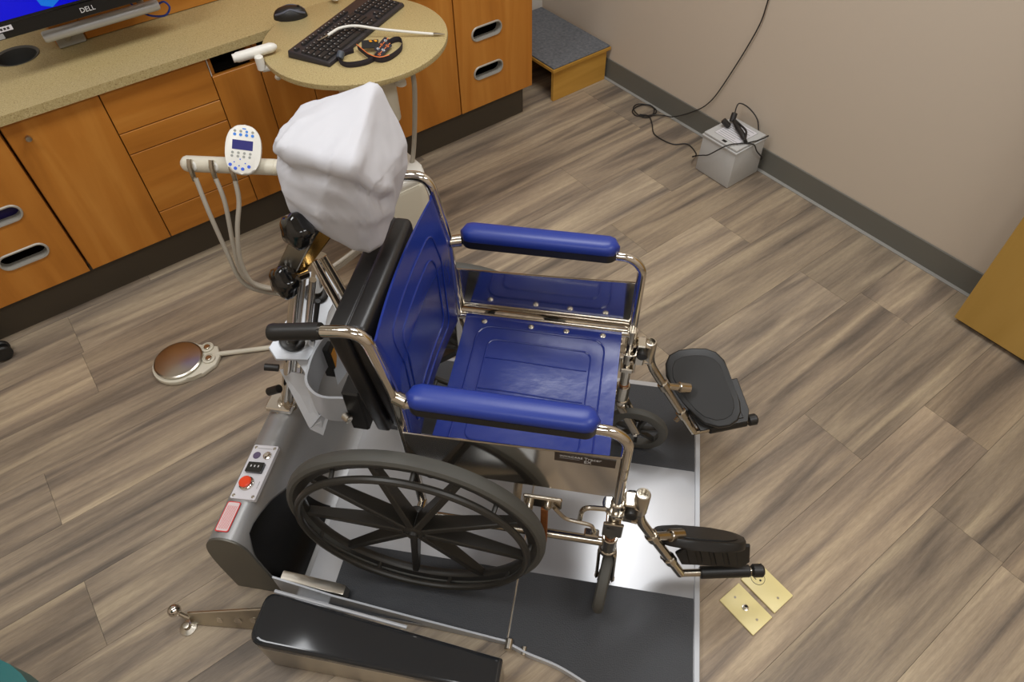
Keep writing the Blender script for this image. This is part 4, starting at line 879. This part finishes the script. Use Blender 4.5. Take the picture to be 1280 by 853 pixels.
# black back pad: shell and cushion
def padshape(bm, u0, u1, v0, v1, z0, z1, bev): 
    hexa(bm, [(u0, v0 + 0.02, z0), (u1, v0 + 0.02, z0), (u1, v1 - 0.02, z0), (u0, v1 - 0.02, z0), (u0 - 0.034, v0, z1), (u1 - 0.026, v0, z1), (u1 - 0.026, v1, z1), (u0 - 0.034, v1, z1)], bev, 4)
bm = BM(); padshape(bm, -0.090, -0.059, -0.212, 0.125, 0.516, 0.862, 0.008); finish('back_pad_shell', bm, M_BLACKLEATH, lf, 50)
bm = BM(); padshape(bm, -0.058, -0.022, -0.204, 0.120, 0.522, 0.868, 0.014); cu = finish('back_pad_cushion', bm, M_BLACKLEATH, lf, 50)
bm = BM(); tube(bm, [(-0.0845, -0.190, 0.8640), (-0.0845, 0.112, 0.8640)], 0.003, 8); finish('piping', bm, M_BLACKLEATH, cu)
# head rest linkage and knobs
bm = BM(); tube(bm, [(-0.287, 0.09, 0.735), (-0.262, 0.07, 0.69), (-0.215, 0.035, 0.60)], 0.0105, 12); finish('back_stay', bm, M_CHROME, lf)
bm = BM(); tube(bm, [(-0.280, 0.12, 0.72), (-0.252, 0.10, 0.67), (-0.205, 0.065, 0.58)], 0.0105, 12); finish('back_stay', bm, M_CHROMER, lf)
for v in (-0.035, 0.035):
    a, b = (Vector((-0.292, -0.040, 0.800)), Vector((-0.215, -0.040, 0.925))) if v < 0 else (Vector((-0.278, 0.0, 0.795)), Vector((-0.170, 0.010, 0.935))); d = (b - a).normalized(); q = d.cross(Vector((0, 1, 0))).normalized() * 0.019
    bm = BM(); hexa(bm, [a - q, a + q, a + q + Vector((0, 0.008, 0)), a - q + Vector((0, 0.008, 0)), b - q, b + q, b + q + Vector((0, 0.008, 0)), b - q + Vector((0, 0.008, 0))], 0.002, 1); finish('head_link', bm, M_STEEL if v < 0 else M_GOLDREFL, lf)
bm = BM(); tube(bm, [(-0.305, -0.005, 0.77), (-0.215, 0.0, 0.905), (-0.165, 0.005, 0.975)], 0.011, 12); finish('head_post', bm, M_BLACKPL, lf)
for k, (kc, ka) in enumerate((((-0.210, -0.055, 0.958), Vector((-0.45, -0.80, 0.30))), ((-0.275, -0.055, 0.814), Vector((-0.45, -0.80, 0.30))))):
    ka.normalize(); kc = Vector(kc); bm = BM(); x, y, z = frame(ka); n = 35; prof = [(0.018, -0.022), (0.030, -0.016), (0.034, -0.002), (0.0335, 0.010), (0.025, 0.019), (0.010, 0.023)]
    rings = [[bm.verts.new(kc + z * h_ + (x * math.cos(2 * math.pi * j / n) + y * math.sin(2 * math.pi * j / n)) * r_ * (1 + 0.09 * math.cos(5 * 2 * math.pi * j / n))) for j in range(n)] for r_, h_ in prof]
    for a, b in zip(rings, rings[1:]):
        for j in range(n): bm.faces.new((a[j], a[(j + 1) % n], b[(j + 1) % n], b[j]))
    bm.faces.new(rings[0][::-1]); bm.faces.new(rings[-1]); kb = finish('clamp_knob', bm, M_BLACKG, lf, 50)
    bm = BM(); cyl(bm, kc - z * 0.017, kc - z * 0.055, 0.011, 14, 0.001); cyl(bm, kc - z * 0.020, kc - z * 0.028, 0.017, 16, 0.001); finish('knob_shaft', bm, M_CHROME, kb)
# head rest block under the drape
bm = BM(); box(bm, (-0.20, 0.0, 0.97), (-0.09, 0.12, 1.06), 0.02, 3); finish('head_rest', bm, M_BLACKLEATH, lf, 50)

# ================================================================== DRAPED COVER
bm = BM()
HULL = [(-0.2269, 0.1200, 1.1140), (-0.0768, 0.1300, 1.1640), (-0.0495, 0.1300, 1.0870), (-0.0327, 0.1200, 1.0488), (-0.0354, 0.1100, 1.0089), (-0.0419, 0.0800, 0.9948), (-0.0515, 0.0400, 0.9753),
        (-0.0575, 0.0200, 0.9598), (-0.0766, 0.0000, 0.8858), (-0.0959, -0.0200, 0.8801), (-0.1088, -0.0300, 0.8895), (-0.1750, -0.0500, 0.9652), (-0.2311, -0.0300, 0.9752), (-0.2411, -0.0100, 1.0904),
        (-0.2245, -0.0100, 1.1261), (-0.1871, -0.0500, 1.1344), (-0.0947, -0.0800, 1.1366), (-0.0606, -0.0800, 1.1309), (-0.0420, -0.0600, 1.0814), (-0.0389, -0.0300, 1.0540),
        (-0.235, 0.11, 1.02), (-0.215, 0.09, 0.94), (-0.10, 0.11, 0.90), (-0.06, 0.12, 0.95)]
hv = [bm.verts.new(p) for p in HULL]
res = bmesh.ops.convex_hull(bm, input=hv)
bmesh.ops.delete(bm, geom=[v for v in bm.verts if not v.link_faces], context='VERTS')
bmesh.ops.triangulate(bm, faces=bm.faces)
bmesh.ops.subdivide_edges(bm, edges=bm.edges, cuts=11, use_grid_fill=True)
for _ in range(2): bmesh.ops.smooth_vert(bm, verts=bm.verts, factor=0.5, use_axis_x=True, use_axis_y=True, use_axis_z=True)
bmesh.ops.recalc_face_normals(bm, faces=bm.faces); bm.normal_update()
FOLDS = [([(-0.2416, -0.01, 1.0837), (-0.1887, -0.05, 1.0827), (-0.1075, -0.07, 1.0963), (-0.0583, -0.06, 1.0628), (-0.051, 0.0, 1.0011)], -0.014, 0.011),
         ([(-0.2209, -0.03, 1.028), (-0.1645, -0.055, 1.0092), (-0.0933, -0.06, 0.9965), (-0.0594, -0.03, 0.9871), (-0.0575, 0.02, 0.9598)], 0.007, 0.010),
         ([(-0.165, -0.06, 1.075), (-0.160, -0.058, 1.02), (-0.155, -0.05, 0.97)], 0.005, 0.006),
         ([(-0.212, -0.04, 1.115), (-0.200, -0.02, 1.128), (-0.185, 0.03, 1.132)], 0.006, 0.007),
         ([(-0.090, 0.12, 1.150), (-0.075, 0.04, 1.130), (-0.065, -0.06, 1.120)], 0.007, 0.010),
         ([(-0.045, -0.02, 1.05), (-0.05, 0.03, 1.00), (-0.06, 0.03, 0.94)], 0.007, 0.010),
         ([(-0.13, 0.10, 1.14), (-0.10, 0.03, 1.136), (-0.12, -0.05, 1.135)], -0.004, 0.014)]
def seg_dist(p, a, b):
    ab = b - a; t = max(0, min(1, (p - a).dot(ab) / ab.length_squared)); return (p - a - ab * t).length
FOLDS = [(catmull(f, 4), h_, w_) for f, h_, w_ in FOLDS]
for v in bm.verts:
    p = v.co.copy()
    n1 = noise.noise(Vector((p.x * 16, p.y * 16, p.z * 9 + 3))); n2 = abs(noise.noise(Vector((p.x * 34 + 9, p.y * 34, p.z * 18))))
    h_ = 0.004 * n1 - 0.004 * n2 + 0.002
    for f, a_, w_ in FOLDS:
        d_ = min(seg_dist(p, f[i], f[i + 1]) for i in range(len(f) - 1)); h_ += a_ * math.exp(-(d_ / w_) ** 2)
    v.co = p + v.normal * h_
hood = finish('headrest_cover', bm, M_PAPER, None, 80)
hood.location = ORG; hood.rotation_euler = (0, 0, ROT)
tag(hood, 'wrinkled white disposable cover draped over the lift head rest', 'cover')

# ================================================================== DENTAL CART
ct = empty('dental_cart', (-1.462, -0.310, 0)); tag(ct, 'cream dental cart with a round speckled beige tray top and instrument bar', 'cart')
o_ = Vector((-1.462, -0.310, 0))
def lc(x, y, z): return Vector((x, y, z)) - o_
bm = BM(); lathe(bm, (0, 0, 0), (0, 0, 1), [(0.0, 0.780), (0.280, 0.780), (0.2845, 0.783), (0.2855, 0.790), (0.2845, 0.798), (0.281, 0.800), (0.0, 0.800)], 96); finish('tray_top', bm, M_COUNTER, ct)
bm = BM(); prism(bm, rrect(0.16, 0.13, 0.03, 5, -0.030, -0.085), (0, 0, 0.560), (1, 0, 0), (0, 1, 0), (0, 0, 1), 0.219, 0.012, 3); finish('upper_body', bm, M_CREAM, ct)
bm = BM(); cyl(bm, (-0.02, -0.07, 0.38), (-0.02, -0.07, 0.565), 0.035, 20); finish('post', bm, M_CREAM, ct)
bm = BM(); prism(bm, rrect(0.24, 0.24, 0.05, 6, -0.055, -0.13), (0, 0, 0.045), (1, 0, 0), (0, 1, 0), (0, 0, 1), 0.335, 0.015, 3); finish('lower_body', bm, M_CREAM, ct)
bm = BM(); prism(bm, rrect(0.235, 0.235, 0.05, 6, -0.055, -0.13), (0, 0, 0.381), (1, 0, 0), (0, 1, 0), (0, 0, 1), 0.028, 0.012, 3); finish('lower_lid', bm, M_WHITEPL, ct)
for sx in (-1, 1):
    for sy_ in (-1, 1):
        bm = BM(); x, y = -0.055 + 0.095 * sx, -0.13 + 0.095 * sy_; cyl(bm, (x - 0.01, y, 0.0235), (x + 0.01, y, 0.0235), 0.023, 16, 0.003); cyl(bm, (x, y, 0.03), (x, y, 0.05), 0.008, 10); finish('caster', bm, M_BLACKPL, ct)
bm = BM(); lathe(bm, lc(-1.415, -0.475, 0.695), (0.05, -0.1, 1), [(0.012, 0.0), (0.018, 0.003), (0.017, 0.014), (0.0145, 0.017), (0.0145, 0.047), (0.016, 0.049), (0.011, 0.049), (0.011, 0.01), (0, 0.01)], 18); hold = finish('instrument_holder', bm, M_WHITEPL, ct)
bm = BM(); tube(bm, [lc(-1.43, -0.470, 0.715), lc(-1.45, -0.45, 0.72)], 0.007, 10); finish('holder_arm', bm, M_WHITEPL, ct)
bm = BM(); tube(bm, catmull([lc(-1.388, -0.50, 0.778), lc(-1.384, -0.505, 0.70), lc(-1.394, -0.49, 0.56), lc(-1.408, -0.475, 0.44), lc(-1.43, -0.47, 0.37), lc(-1.45, -0.46, 0.33)], 8), 0.0078, 10); finish('drop_hose', bm, M_GREYHOSE, ct)
# white handle at the tray edge
bm = BM(); tube(bm, catmull([lc(-1.823, -0.234, 0.818), lc(-1.80, -0.237, 0.818), lc(-1.72, -0.243, 0.818), lc(-1.69, -0.246, 0.818)], 4), [0.012] * 3 + [0.0145] * 7 + [0.012, 0.009, 0.005], 14); hd = finish('tray_handle', bm, M_WHITEPL, ct)
bm = BM(); cyl(bm, lc(-1.757, -0.262, 0.815), lc(-1.757, -0.262, 0.772), 0.013, 14, 0.003); tube(bm, [lc(-1.757, -0.262, 0.775), lc(-1.62, -0.30, 0.770)], 0.010, 10); finish('handle_stem', bm, M_WHITEPL, ct)
bm = BM(); cyl(bm, lc(-1.735, -0.315, 0.762), lc(-1.735, -0.330, 0.776), 0.009, 12, 0.003); tube(bm, [lc(-1.735, -0.322, 0.769), lc(-1.68, -0.31, 0.772)], 0.005, 8); finish('handle_button', bm, M_CREAM, ct)
bm = BM(); tube(bm, catmull([lc(-1.39, 0.005, 0.817), lc(-1.395, -0.045, 0.817), lc(-1.399, -0.078, 0.817)], 4), [0.0145] * 6 + [0.012, 0.008, 0.004], 14); finish('tray_handle', bm, M_WHITEPL, ct)
# instrument bar
BA, BB = lc(-2.090, -0.377, 0.650), lc(-1.885, -0.555, 0.645)
bd_ = (BB - BA).normalized()
bm = BM(); tube(bm, [BA - bd_ * 0.003, BA + bd_ * 0.004, BA + bd_ * 0.012, BB - bd_ * 0.03, BB], [0.012, 0.020, 0.023, 0.023, 0.023], 20); finish('instrument_bar', bm, M_CREAM, ct)
bm = BM(); tube(bm, fillet([BB - bd_ * 0.005, BB + bd_ * 0.07 + Vector((0.02, 0, 0)), lc(-1.60, -0.45, 0.655), lc(-1.50, -0.41, 0.655)], 0.05, 6), 0.022, 16); finish('bar_arm', bm, M_CREAM, ct)
side = Vector((-0.55, -0.62, 0.30)).normalized()
for k, t in enumerate((0.035, 0.098, 0.155)):
    b = BA + bd_ * t
    bm = BM(); lathe(bm, b + side * 0.016, side, [(0.0, 0.0), (0.014, 0.0), (0.016, 0.006), (0.012, 0.009), (0, 0.009)], 14); finish('instrument_socket', bm, M_WHITEPL, ct)
    bm = BM(); tube(bm, [b + side * 0.018 + Vector((0, 0, 0.022)), b + side * 0.030 + Vector((0, 0, 0.002)), b + side * 0.036 + Vector((0, 0, -0.045))], [0.0075, 0.0085, 0.0065], 10); finish('instrument_tip', bm, M_CHROMER, ct)
H = [[(-2.082, -0.43, 0.625), (-2.092, -0.47, 0.53), (-2.097, -0.51, 0.40), (-2.096, -0.535, 0.305), (-2.055, -0.55, 0.245), (-1.97, -0.56, 0.195), (-1.80, -0.52, 0.16), (-1.62, -0.46, 0.15)],
     [(-2.037, -0.468, 0.625), (-2.045, -0.50, 0.56), (-2.074, -0.525, 0.43), (-2.085, -0.54, 0.33), (-2.045, -0.555, 0.265), (-1.96, -0.565, 0.215), (-1.80, -0.53, 0.18), (-1.62, -0.47, 0.17)],
     [(-1.996, -0.505, 0.62), (-2.012, -0.53, 0.57), (-2.050, -0.545, 0.49), (-2.078, -0.555, 0.38), (-2.06, -0.570, 0.285), (-1.95, -0.58, 0.225), (-1.80, -0.54, 0.20), (-1.62, -0.48, 0.19)]]
for h_ in H:
    bm = BM(); tube(bm, catmull([lc(*p) for p in h_], 8), 0.0068, 10); finish('instrument_hose', bm, M_GREYHOSE, ct)
# key pad
KN = (CAM_LOC - Vector((-1.95, -0.52, 0.715))).normalized(); KN = (KN * 0.9 + Vector((-0.05, 0.10, 0.15))).normalized()
KX = Vector((0.74, -0.64, -0.08)); KX = (KX - KN * KX.dot(KN)).normalized(); KY = KN.cross(KX)
KC = lc(-1.948, -0.520, 0.712)
def egg(sx, sy_, n=40):
    out = []
    for k in range(n):
        a = 2 * math.pi * k / n; ca, sa = math.cos(a), math.sin(a)
        out.append((math.copysign(abs(ca) ** 0.78, ca) * sx / 2, math.copysign(abs(sa) ** 0.86, sa) * sy_ / 2))
    return out
bm = BM(); prism(bm, egg(0.094, 0.136), KC - KN * 0.022, KX, KY, KN, 0.022, 0.006, 3); kp = finish('key_pad', bm, M_WHITEPL, ct)
def kpart(nm, poly, h0, h1, material): bm = BM(); prism(bm, poly, KC + KN * h0, KX, KY, KN, h1 - h0); finish(nm, bm, material, kp, smooth=None)
kpart('display', rrect(0.054, 0.026, 0.001, 2, -0.002, 0.012), 0, 0.0006, M_LCD)
def btn(x, y, r_, material): kpart('button', [(x + r_ * math.cos(2 * math.pi * k / 12), y + r_ * math.sin(2 * math.pi * k / 12)) for k in range(12)], 0, 0.0008, material)
for k in range(4):
    x = -0.024 + k * 0.0155
    btn(x, 0.049, 0.0036, M_BTNB if k == 2 else M_BTNG); btn(x, 0.0395, 0.0042, M_BTNB)
    btn(x - 0.003, -0.010, 0.0036, M_BTNG); btn(x - 0.004, -0.0195, 0.0036, M_BTNG)
for x, y in ((-0.031, -0.044), (-0.017, -0.053), (0.002, -0.053), (0.018, -0.045)): btn(x, y, 0.0046, M_BTNB2)
for x, y in ((-0.006, -0.027), (-0.021, -0.036), (0.008, -0.037), (-0.008, -0.045)): btn(x, y, 0.0018, M_BTNB2)
kpart('logo_mark', rrect(0.010, 0.003, 0.001, 2, 0.0, 0.0565), 0, 0.0006, M_BTNB)
bm = BM(); tube(bm, [KC - KN * 0.020, BA + bd_ * 0.20], 0.014, 12); finish('pad_stem', bm, M_CREAM, ct)

# ================================================================== THINGS ON THE TRAY
ZT_ = 0.8008
kb = empty('keyboard', (-1.6125, -0.432, ZT_)); tag(kb, 'black computer keyboard lying across the round tray top', 'keyboard')
kdir = Vector((0.379, 0.201, 0)); kb.rotation_euler = (0, 0, math.atan2(kdir.y, kdir.x))
KL, KW = 0.428, 0.150
bm = BM(); hexa(bm, [(0, 0, 0), (KL, 0, 0), (KL, KW, 0), (0, KW, 0), (0.003, 0.003, 0.012), (KL - 0.003, 0.003, 0.012), (KL - 0.003, KW - 0.002, 0.021), (0.003, KW - 0.002, 0.021)], 0.003, 2); finish('shell', bm, M_KBD, kb)
slope = (0.021 - 0.012) / (KW - 0.005)
key0 = None
def key(x, y, w_, d_):
    z = 0.0115 + slope * y
    bm = BM(); hexa(bm, [(x, y, z), (x + w_, y, z), (x + w_, y + d_, z + slope * d_), (x, y + d_, z + slope * d_), (x + 0.002, y + 0.0015, z + 0.006), (x + w_ - 0.002, y + 0.0015, z + 0.006), (x + w_ - 0.002, y + d_ - 0.002, z + 0.006 + slope * d_), (x + 0.002, y + d_ - 0.002, z + 0.006 + slope * d_)])
    k = finish('key', bm, M_KEY, kb, smooth=None)
    bm = BM(); lx, ly = x + 0.004, y + d_ * 0.55; zz = z + 0.0061 + slope * d_ * 0.6
    box(bm, (lx, ly, zz), (lx + 0.0034, ly + 0.0032, zz + 0.0006)); finish('legend', bm, M_KEYPRINT, k, smooth=None)
U = 0.0183
rows = [(0.012, [1.25, 1.25, 1.25, 6.25, 1.25, 1.25, 1.25, 1.25]), (0.031, [2.25] + [1] * 10 + [2.75]), (0.050, [1.75] + [1] * 11 + [2.25]), (0.069, [1.5] + [1] * 12 + [1.5]), (0.088, [1] * 13 + [2]), (0.120, [1, 0] + [1] * 4 + [-0.5] + [1] * 4 + [-0.5] + [1] * 4)]
for y, ws in rows:
    x = 0.010
    for w_ in ws:
        if w_ < 0: x += -w_ * U; continue
        if w_ == 0: x += U; continue
        key(x, y, w_ * U - 0.001, 0.0172 if y < 0.11 else 0.012); x += w_ * U
for j, y in enumerate((0.012, 0.031, 0.050, 0.069, 0.088)):
    for k in range(3):
        if j == 1 and k != 1: continue
        if j == 2: continue
        key(0.292 + k * U, y, U - 0.001, 0.0172)
    for k in range(4): key(0.351 - 0.006 + k * U * 0.98, y, U - 0.0015, 0.0172)
ms = empty('computer_mouse', (-1.561, -0.062, ZT_)); tag(ms, 'small black computer mouse on the tray edge', 'mouse'); ms.rotation_euler = (0, 0, R(-25))
def mouse_shape(bm, sx, sy_, sz, z0, zc):
    rows = []
    for j in range(7):
        t = j / 6; zz = z0 + sz * math.sin(t * math.pi / 2); k = math.cos(t * math.pi / 2) ** 0.6 if t < 1 else 0.0
        k = max(k, 0.02)
        rows.append([bm.verts.new((sx * k * math.cos(2 * math.pi * q / 32), sy_ * k * math.sin(2 * math.pi * q / 32) * (1 - 0.10 * abs(math.cos(2 * math.pi * q / 32)) ** 3), zz)) for q in range(32)])
    for a, b in zip(rows, rows[1:]):
        for q in range(32): bm.faces.new((a[q], a[(q + 1) % 32], b[(q + 1) % 32], b[q]))
    bm.faces.new(rows[0][::-1]); bm.faces.new(rows[-1])
bm = BM(); mouse_shape(bm, 0.054, 0.031, 0.034, 0.0, 0); finish('shell', bm, M_BLACKPL, ms, 60)
for s in (-1, 1):
    bm = BM(); tube(bm, catmull([(-0.044, 0.012 * s, 0.016), (-0.02, 0.022 * s, 0.024), (0.005, 0.018 * s, 0.030), (0.03, 0.021 * s, 0.022), (0.047, 0.012 * s, 0.013)], 6), 0.0035, 8); finish('side_band', bm, mat('slate grey plastic', srgb(84, 88, 100), 0.35), ms)
bm = BM(); cyl(bm, (0.030, -0.0035, 0.029), (0.030, 0.0035, 0.029), 0.006, 14); finish('scroll_wheel', bm, M_BLACKPL, ms)
wd = empty('suction_wand', (0, 0, 0)); tag(wd, 'thin white flexible wand with steel tips lying across the keyboard', 'wand')
pts = [(-1.552, -0.317, 0.834), (-1.535, -0.312, 0.836), (-1.50, -0.304, 0.837), (-1.455, -0.318, 0.834), (-1.40, -0.363, 0.824), (-1.33, -0.418, 0.814), (-1.272, -0.462, 0.8065)]
bm = BM(); tube(bm, catmull(pts, 8), 0.0042, 10); finish('tube', bm, M_WHITEPL, wd)
bm = BM(); tube(bm, [(-1.552, -0.317, 0.834), (-1.570, -0.322, 0.8335), (-1.590, -0.326, 0.8335)], [0.0036, 0.0028, 0.0012], 10); finish('steel_tip', bm, M_CHROMER, wd)
bm = BM(); tube(bm, [(-1.272, -0.462, 0.8065), (-1.262, -0.470, 0.8062), (-1.245, -0.4845, 0.806)], [0.005, 0.0046, 0.001], 10); finish('steel_tip', bm, M_CHROMER, wd)
ly = empty('lanyard', (0, 0, 0)); tag(ly, 'dark patterned lanyard ribbon with orange edges coiled on the tray', 'lanyard')
def ribbon(nm, pts, hw, material, th=0.0012, lift=0.0):
    P = catmull(pts, 7); bm = BM(); tube(bm, P, 0.003, 4, flat=(hw, th, (0, 0, 1))); return finish(nm, bm, material, ly, smooth=None)
Zr = ZT_ + 0.0095
r1 = ribbon('ribbon', [(-1.515, -0.40, Zr), (-1.545, -0.40, Zr), (-1.578, -0.425, Zr), (-1.575, -0.462, Zr), (-1.545, -0.482, Zr), (-1.51, -0.487, Zr), (-1.472, -0.475, Zr)], 0.009, M_LANYARD)
r2 = ribbon('ribbon', [(-1.497, -0.392, Zr), (-1.498, -0.430, Zr), (-1.497, -0.470, Zr), (-1.483, -0.502, Zr), (-1.455, -0.508, Zr), (-1.42, -0.496, Zr), (-1.395, -0.478, Zr), (-1.376, -0.448, Zr), (-1.378, -0.428, Zr), (-1.40, -0.425, Zr), (-1.44, -0.445, Zr)], 0.009, M_LANYARD)
ribbon('ribbon_edge', [(-1.4985, -0.392, Zr + 0.009), (-1.4995, -0.430, Zr + 0.009), (-1.4985, -0.470, Zr + 0.009), (-1.484, -0.503, Zr + 0.009), (-1.455, -0.5095, Zr + 0.009)], 0.0016, M_ORANGE, 0.0016)
for i, (x, y, a) in enumerate(((-1.435, -0.432, 35), (-1.448, -0.462, 32))):
    bm = BM(); d = Vector((math.cos(R(a)), -0.0 + math.sin(R(a)), 0)); e = Vector((-d.y, d.x, 0.5)).normalized()
    prism(bm, rrect(0.080, 0.020, 0.004, 2), (x, y, ZT_ + 0.012), d, e, d.cross(e), 0.0012); b = finish('folded_ribbon', bm, M_LANYARD, ly, smooth=None)
    n_ = d.cross(e); c0 = Vector((x, y, ZT_ + 0.012))
    for k in range(3):
        bm = BM(); lathe(bm, c0 + d * (-0.028 + 0.026 * k) + n_ * 0.0012, n_, [(0.0052, 0), (0.0052, 0.0004), (0.0034, 0.0004), (0.0034, 0.0)], 12); finish('ring_print', bm, M_ORANGE if (k + i) % 2 else M_LEGEND, b)
        bm = BM(); prism(bm, rrect(0.011, 0.0022, 0.0005, 1, -0.028 + 0.026 * k + 0.013, 0), c0 + n_ * 0.0012, d, e, n_, 0.0003); finish('word_print', bm, M_ORANGE, b, smooth=None)
bm = BM(); prism(bm, [(-0.024, -0.016), (0.026, -0.016), (0.026, 0.016), (-0.024, 0.016)], (-1.468, -0.418, ZT_ + 0.018), (0.85, -0.53, 0), (0.45, 0.72, 0.35), (-0.2, -0.2, 0.95), 0.003, 0.0006, 1); bd2 = finish('badge_reel', bm, M_BLACKPL, ly, smooth=None)
for k in range(2):
    bm = BM(); c0 = Vector((-1.462 + k * 0.013, -0.412 - k * 0.008, ZT_ + 0.0245)); box(bm, c0 - Vector((0.0035, 0.006, 0.0006)), c0 + Vector((0.0035, 0.006, 0.001))); finish('amber_print', bm, M_AMBER, bd2, smooth=None)
bm = BM(); cyl(bm, (-1.571, -0.415, ZT_ + 0.006), (-1.556, -0.405, ZT_ + 0.020), 0.011, 12, 0.002); finish('clip', bm, mat('slate clip', srgb(70, 76, 84), 0.4), ly)

# ================================================================== STOOLS AT THE PICTURE EDGE
def stool(cx, cy_, rz, seat_mat, label, seat_r=0.19, seat_z=0.46):
    t = empty('rolling_stool', (cx, cy_, 0), rz); tag(t, label, 'stool')
    bm = BM(); prism(bm, [(seat_r * math.cos(2 * math.pi * k / 40), seat_r * math.sin(2 * math.pi * k / 40)) for k in range(40)], (0, 0, seat_z), (1, 0, 0), (0, 1, 0), (0, 0, 1), 0.07, 0.024, 4); finish('seat', bm, seat_mat, t)
    bm = BM(); cyl(bm, (0, 0, 0.09), (0, 0, seat_z), 0.022, 16); finish('gas_lift', bm, M_CHROMER, t)
    for k in range(5):
        a = 2 * math.pi * k / 5; d = Vector((math.cos(a), math.sin(a), 0))
        bm = BM(); tube(bm, [Vector((0, 0, 0.105)), d * 0.25 + Vector((0, 0, 0.075))], 0.018, 10); lg = finish('base_leg', bm, M_BLACKPL, t)
        q = Vector((-d.y, d.x, 0)); c0 = d * 0.255 + Vector((0, 0, 0.0305))
        bm = BM(); cyl(bm, c0 - q * 0.024, c0 - q * 0.006, 0.030, 18, 0.005); cyl(bm, c0 + q * 0.006, c0 + q * 0.024, 0.030, 18, 0.005); cyl(bm, c0 - q * 0.02, c0 + q * 0.02, 0.010, 10)
        cyl(bm, c0 + Vector((0, 0, 0.0)), c0 + Vector((0, 0, 0.05)), 0.007, 10); finish('caster', bm, M_BLACKPL, lg)
    return t
stool(-3.092, -0.050, R(4.5), M_BLACKPL, 'rolling stool at the left picture edge by the cabinets, only its black caster in view', 0.150)
stool(-3.040, -1.535, R(10), M_TEAL, 'teal rounded stool seat just showing in the bottom left corner', 0.208, 0.43)
# ceiling panels that hold the lamps
for x, y, _p in LAMPS:
    bm = BM()
    for a, b in (((x - 0.61, y - 0.31, CEIL - 0.02), (x + 0.61, y - 0.285, CEIL)), ((x - 0.61, y + 0.285, CEIL - 0.02), (x + 0.61, y + 0.31, CEIL)), ((x - 0.61, y - 0.285, CEIL - 0.02), (x - 0.585, y + 0.285, CEIL)), ((x + 0.585, y - 0.285, CEIL - 0.02), (x + 0.61, y + 0.285, CEIL))): box(bm, a, b)
    o = finish('ceiling_lamp_frame', bm, M_WHITEPL, None, smooth=None); tag(o, 'white ceiling lamp frame outside the picture', 'ceiling lamp', 'ceiling lamp frames')
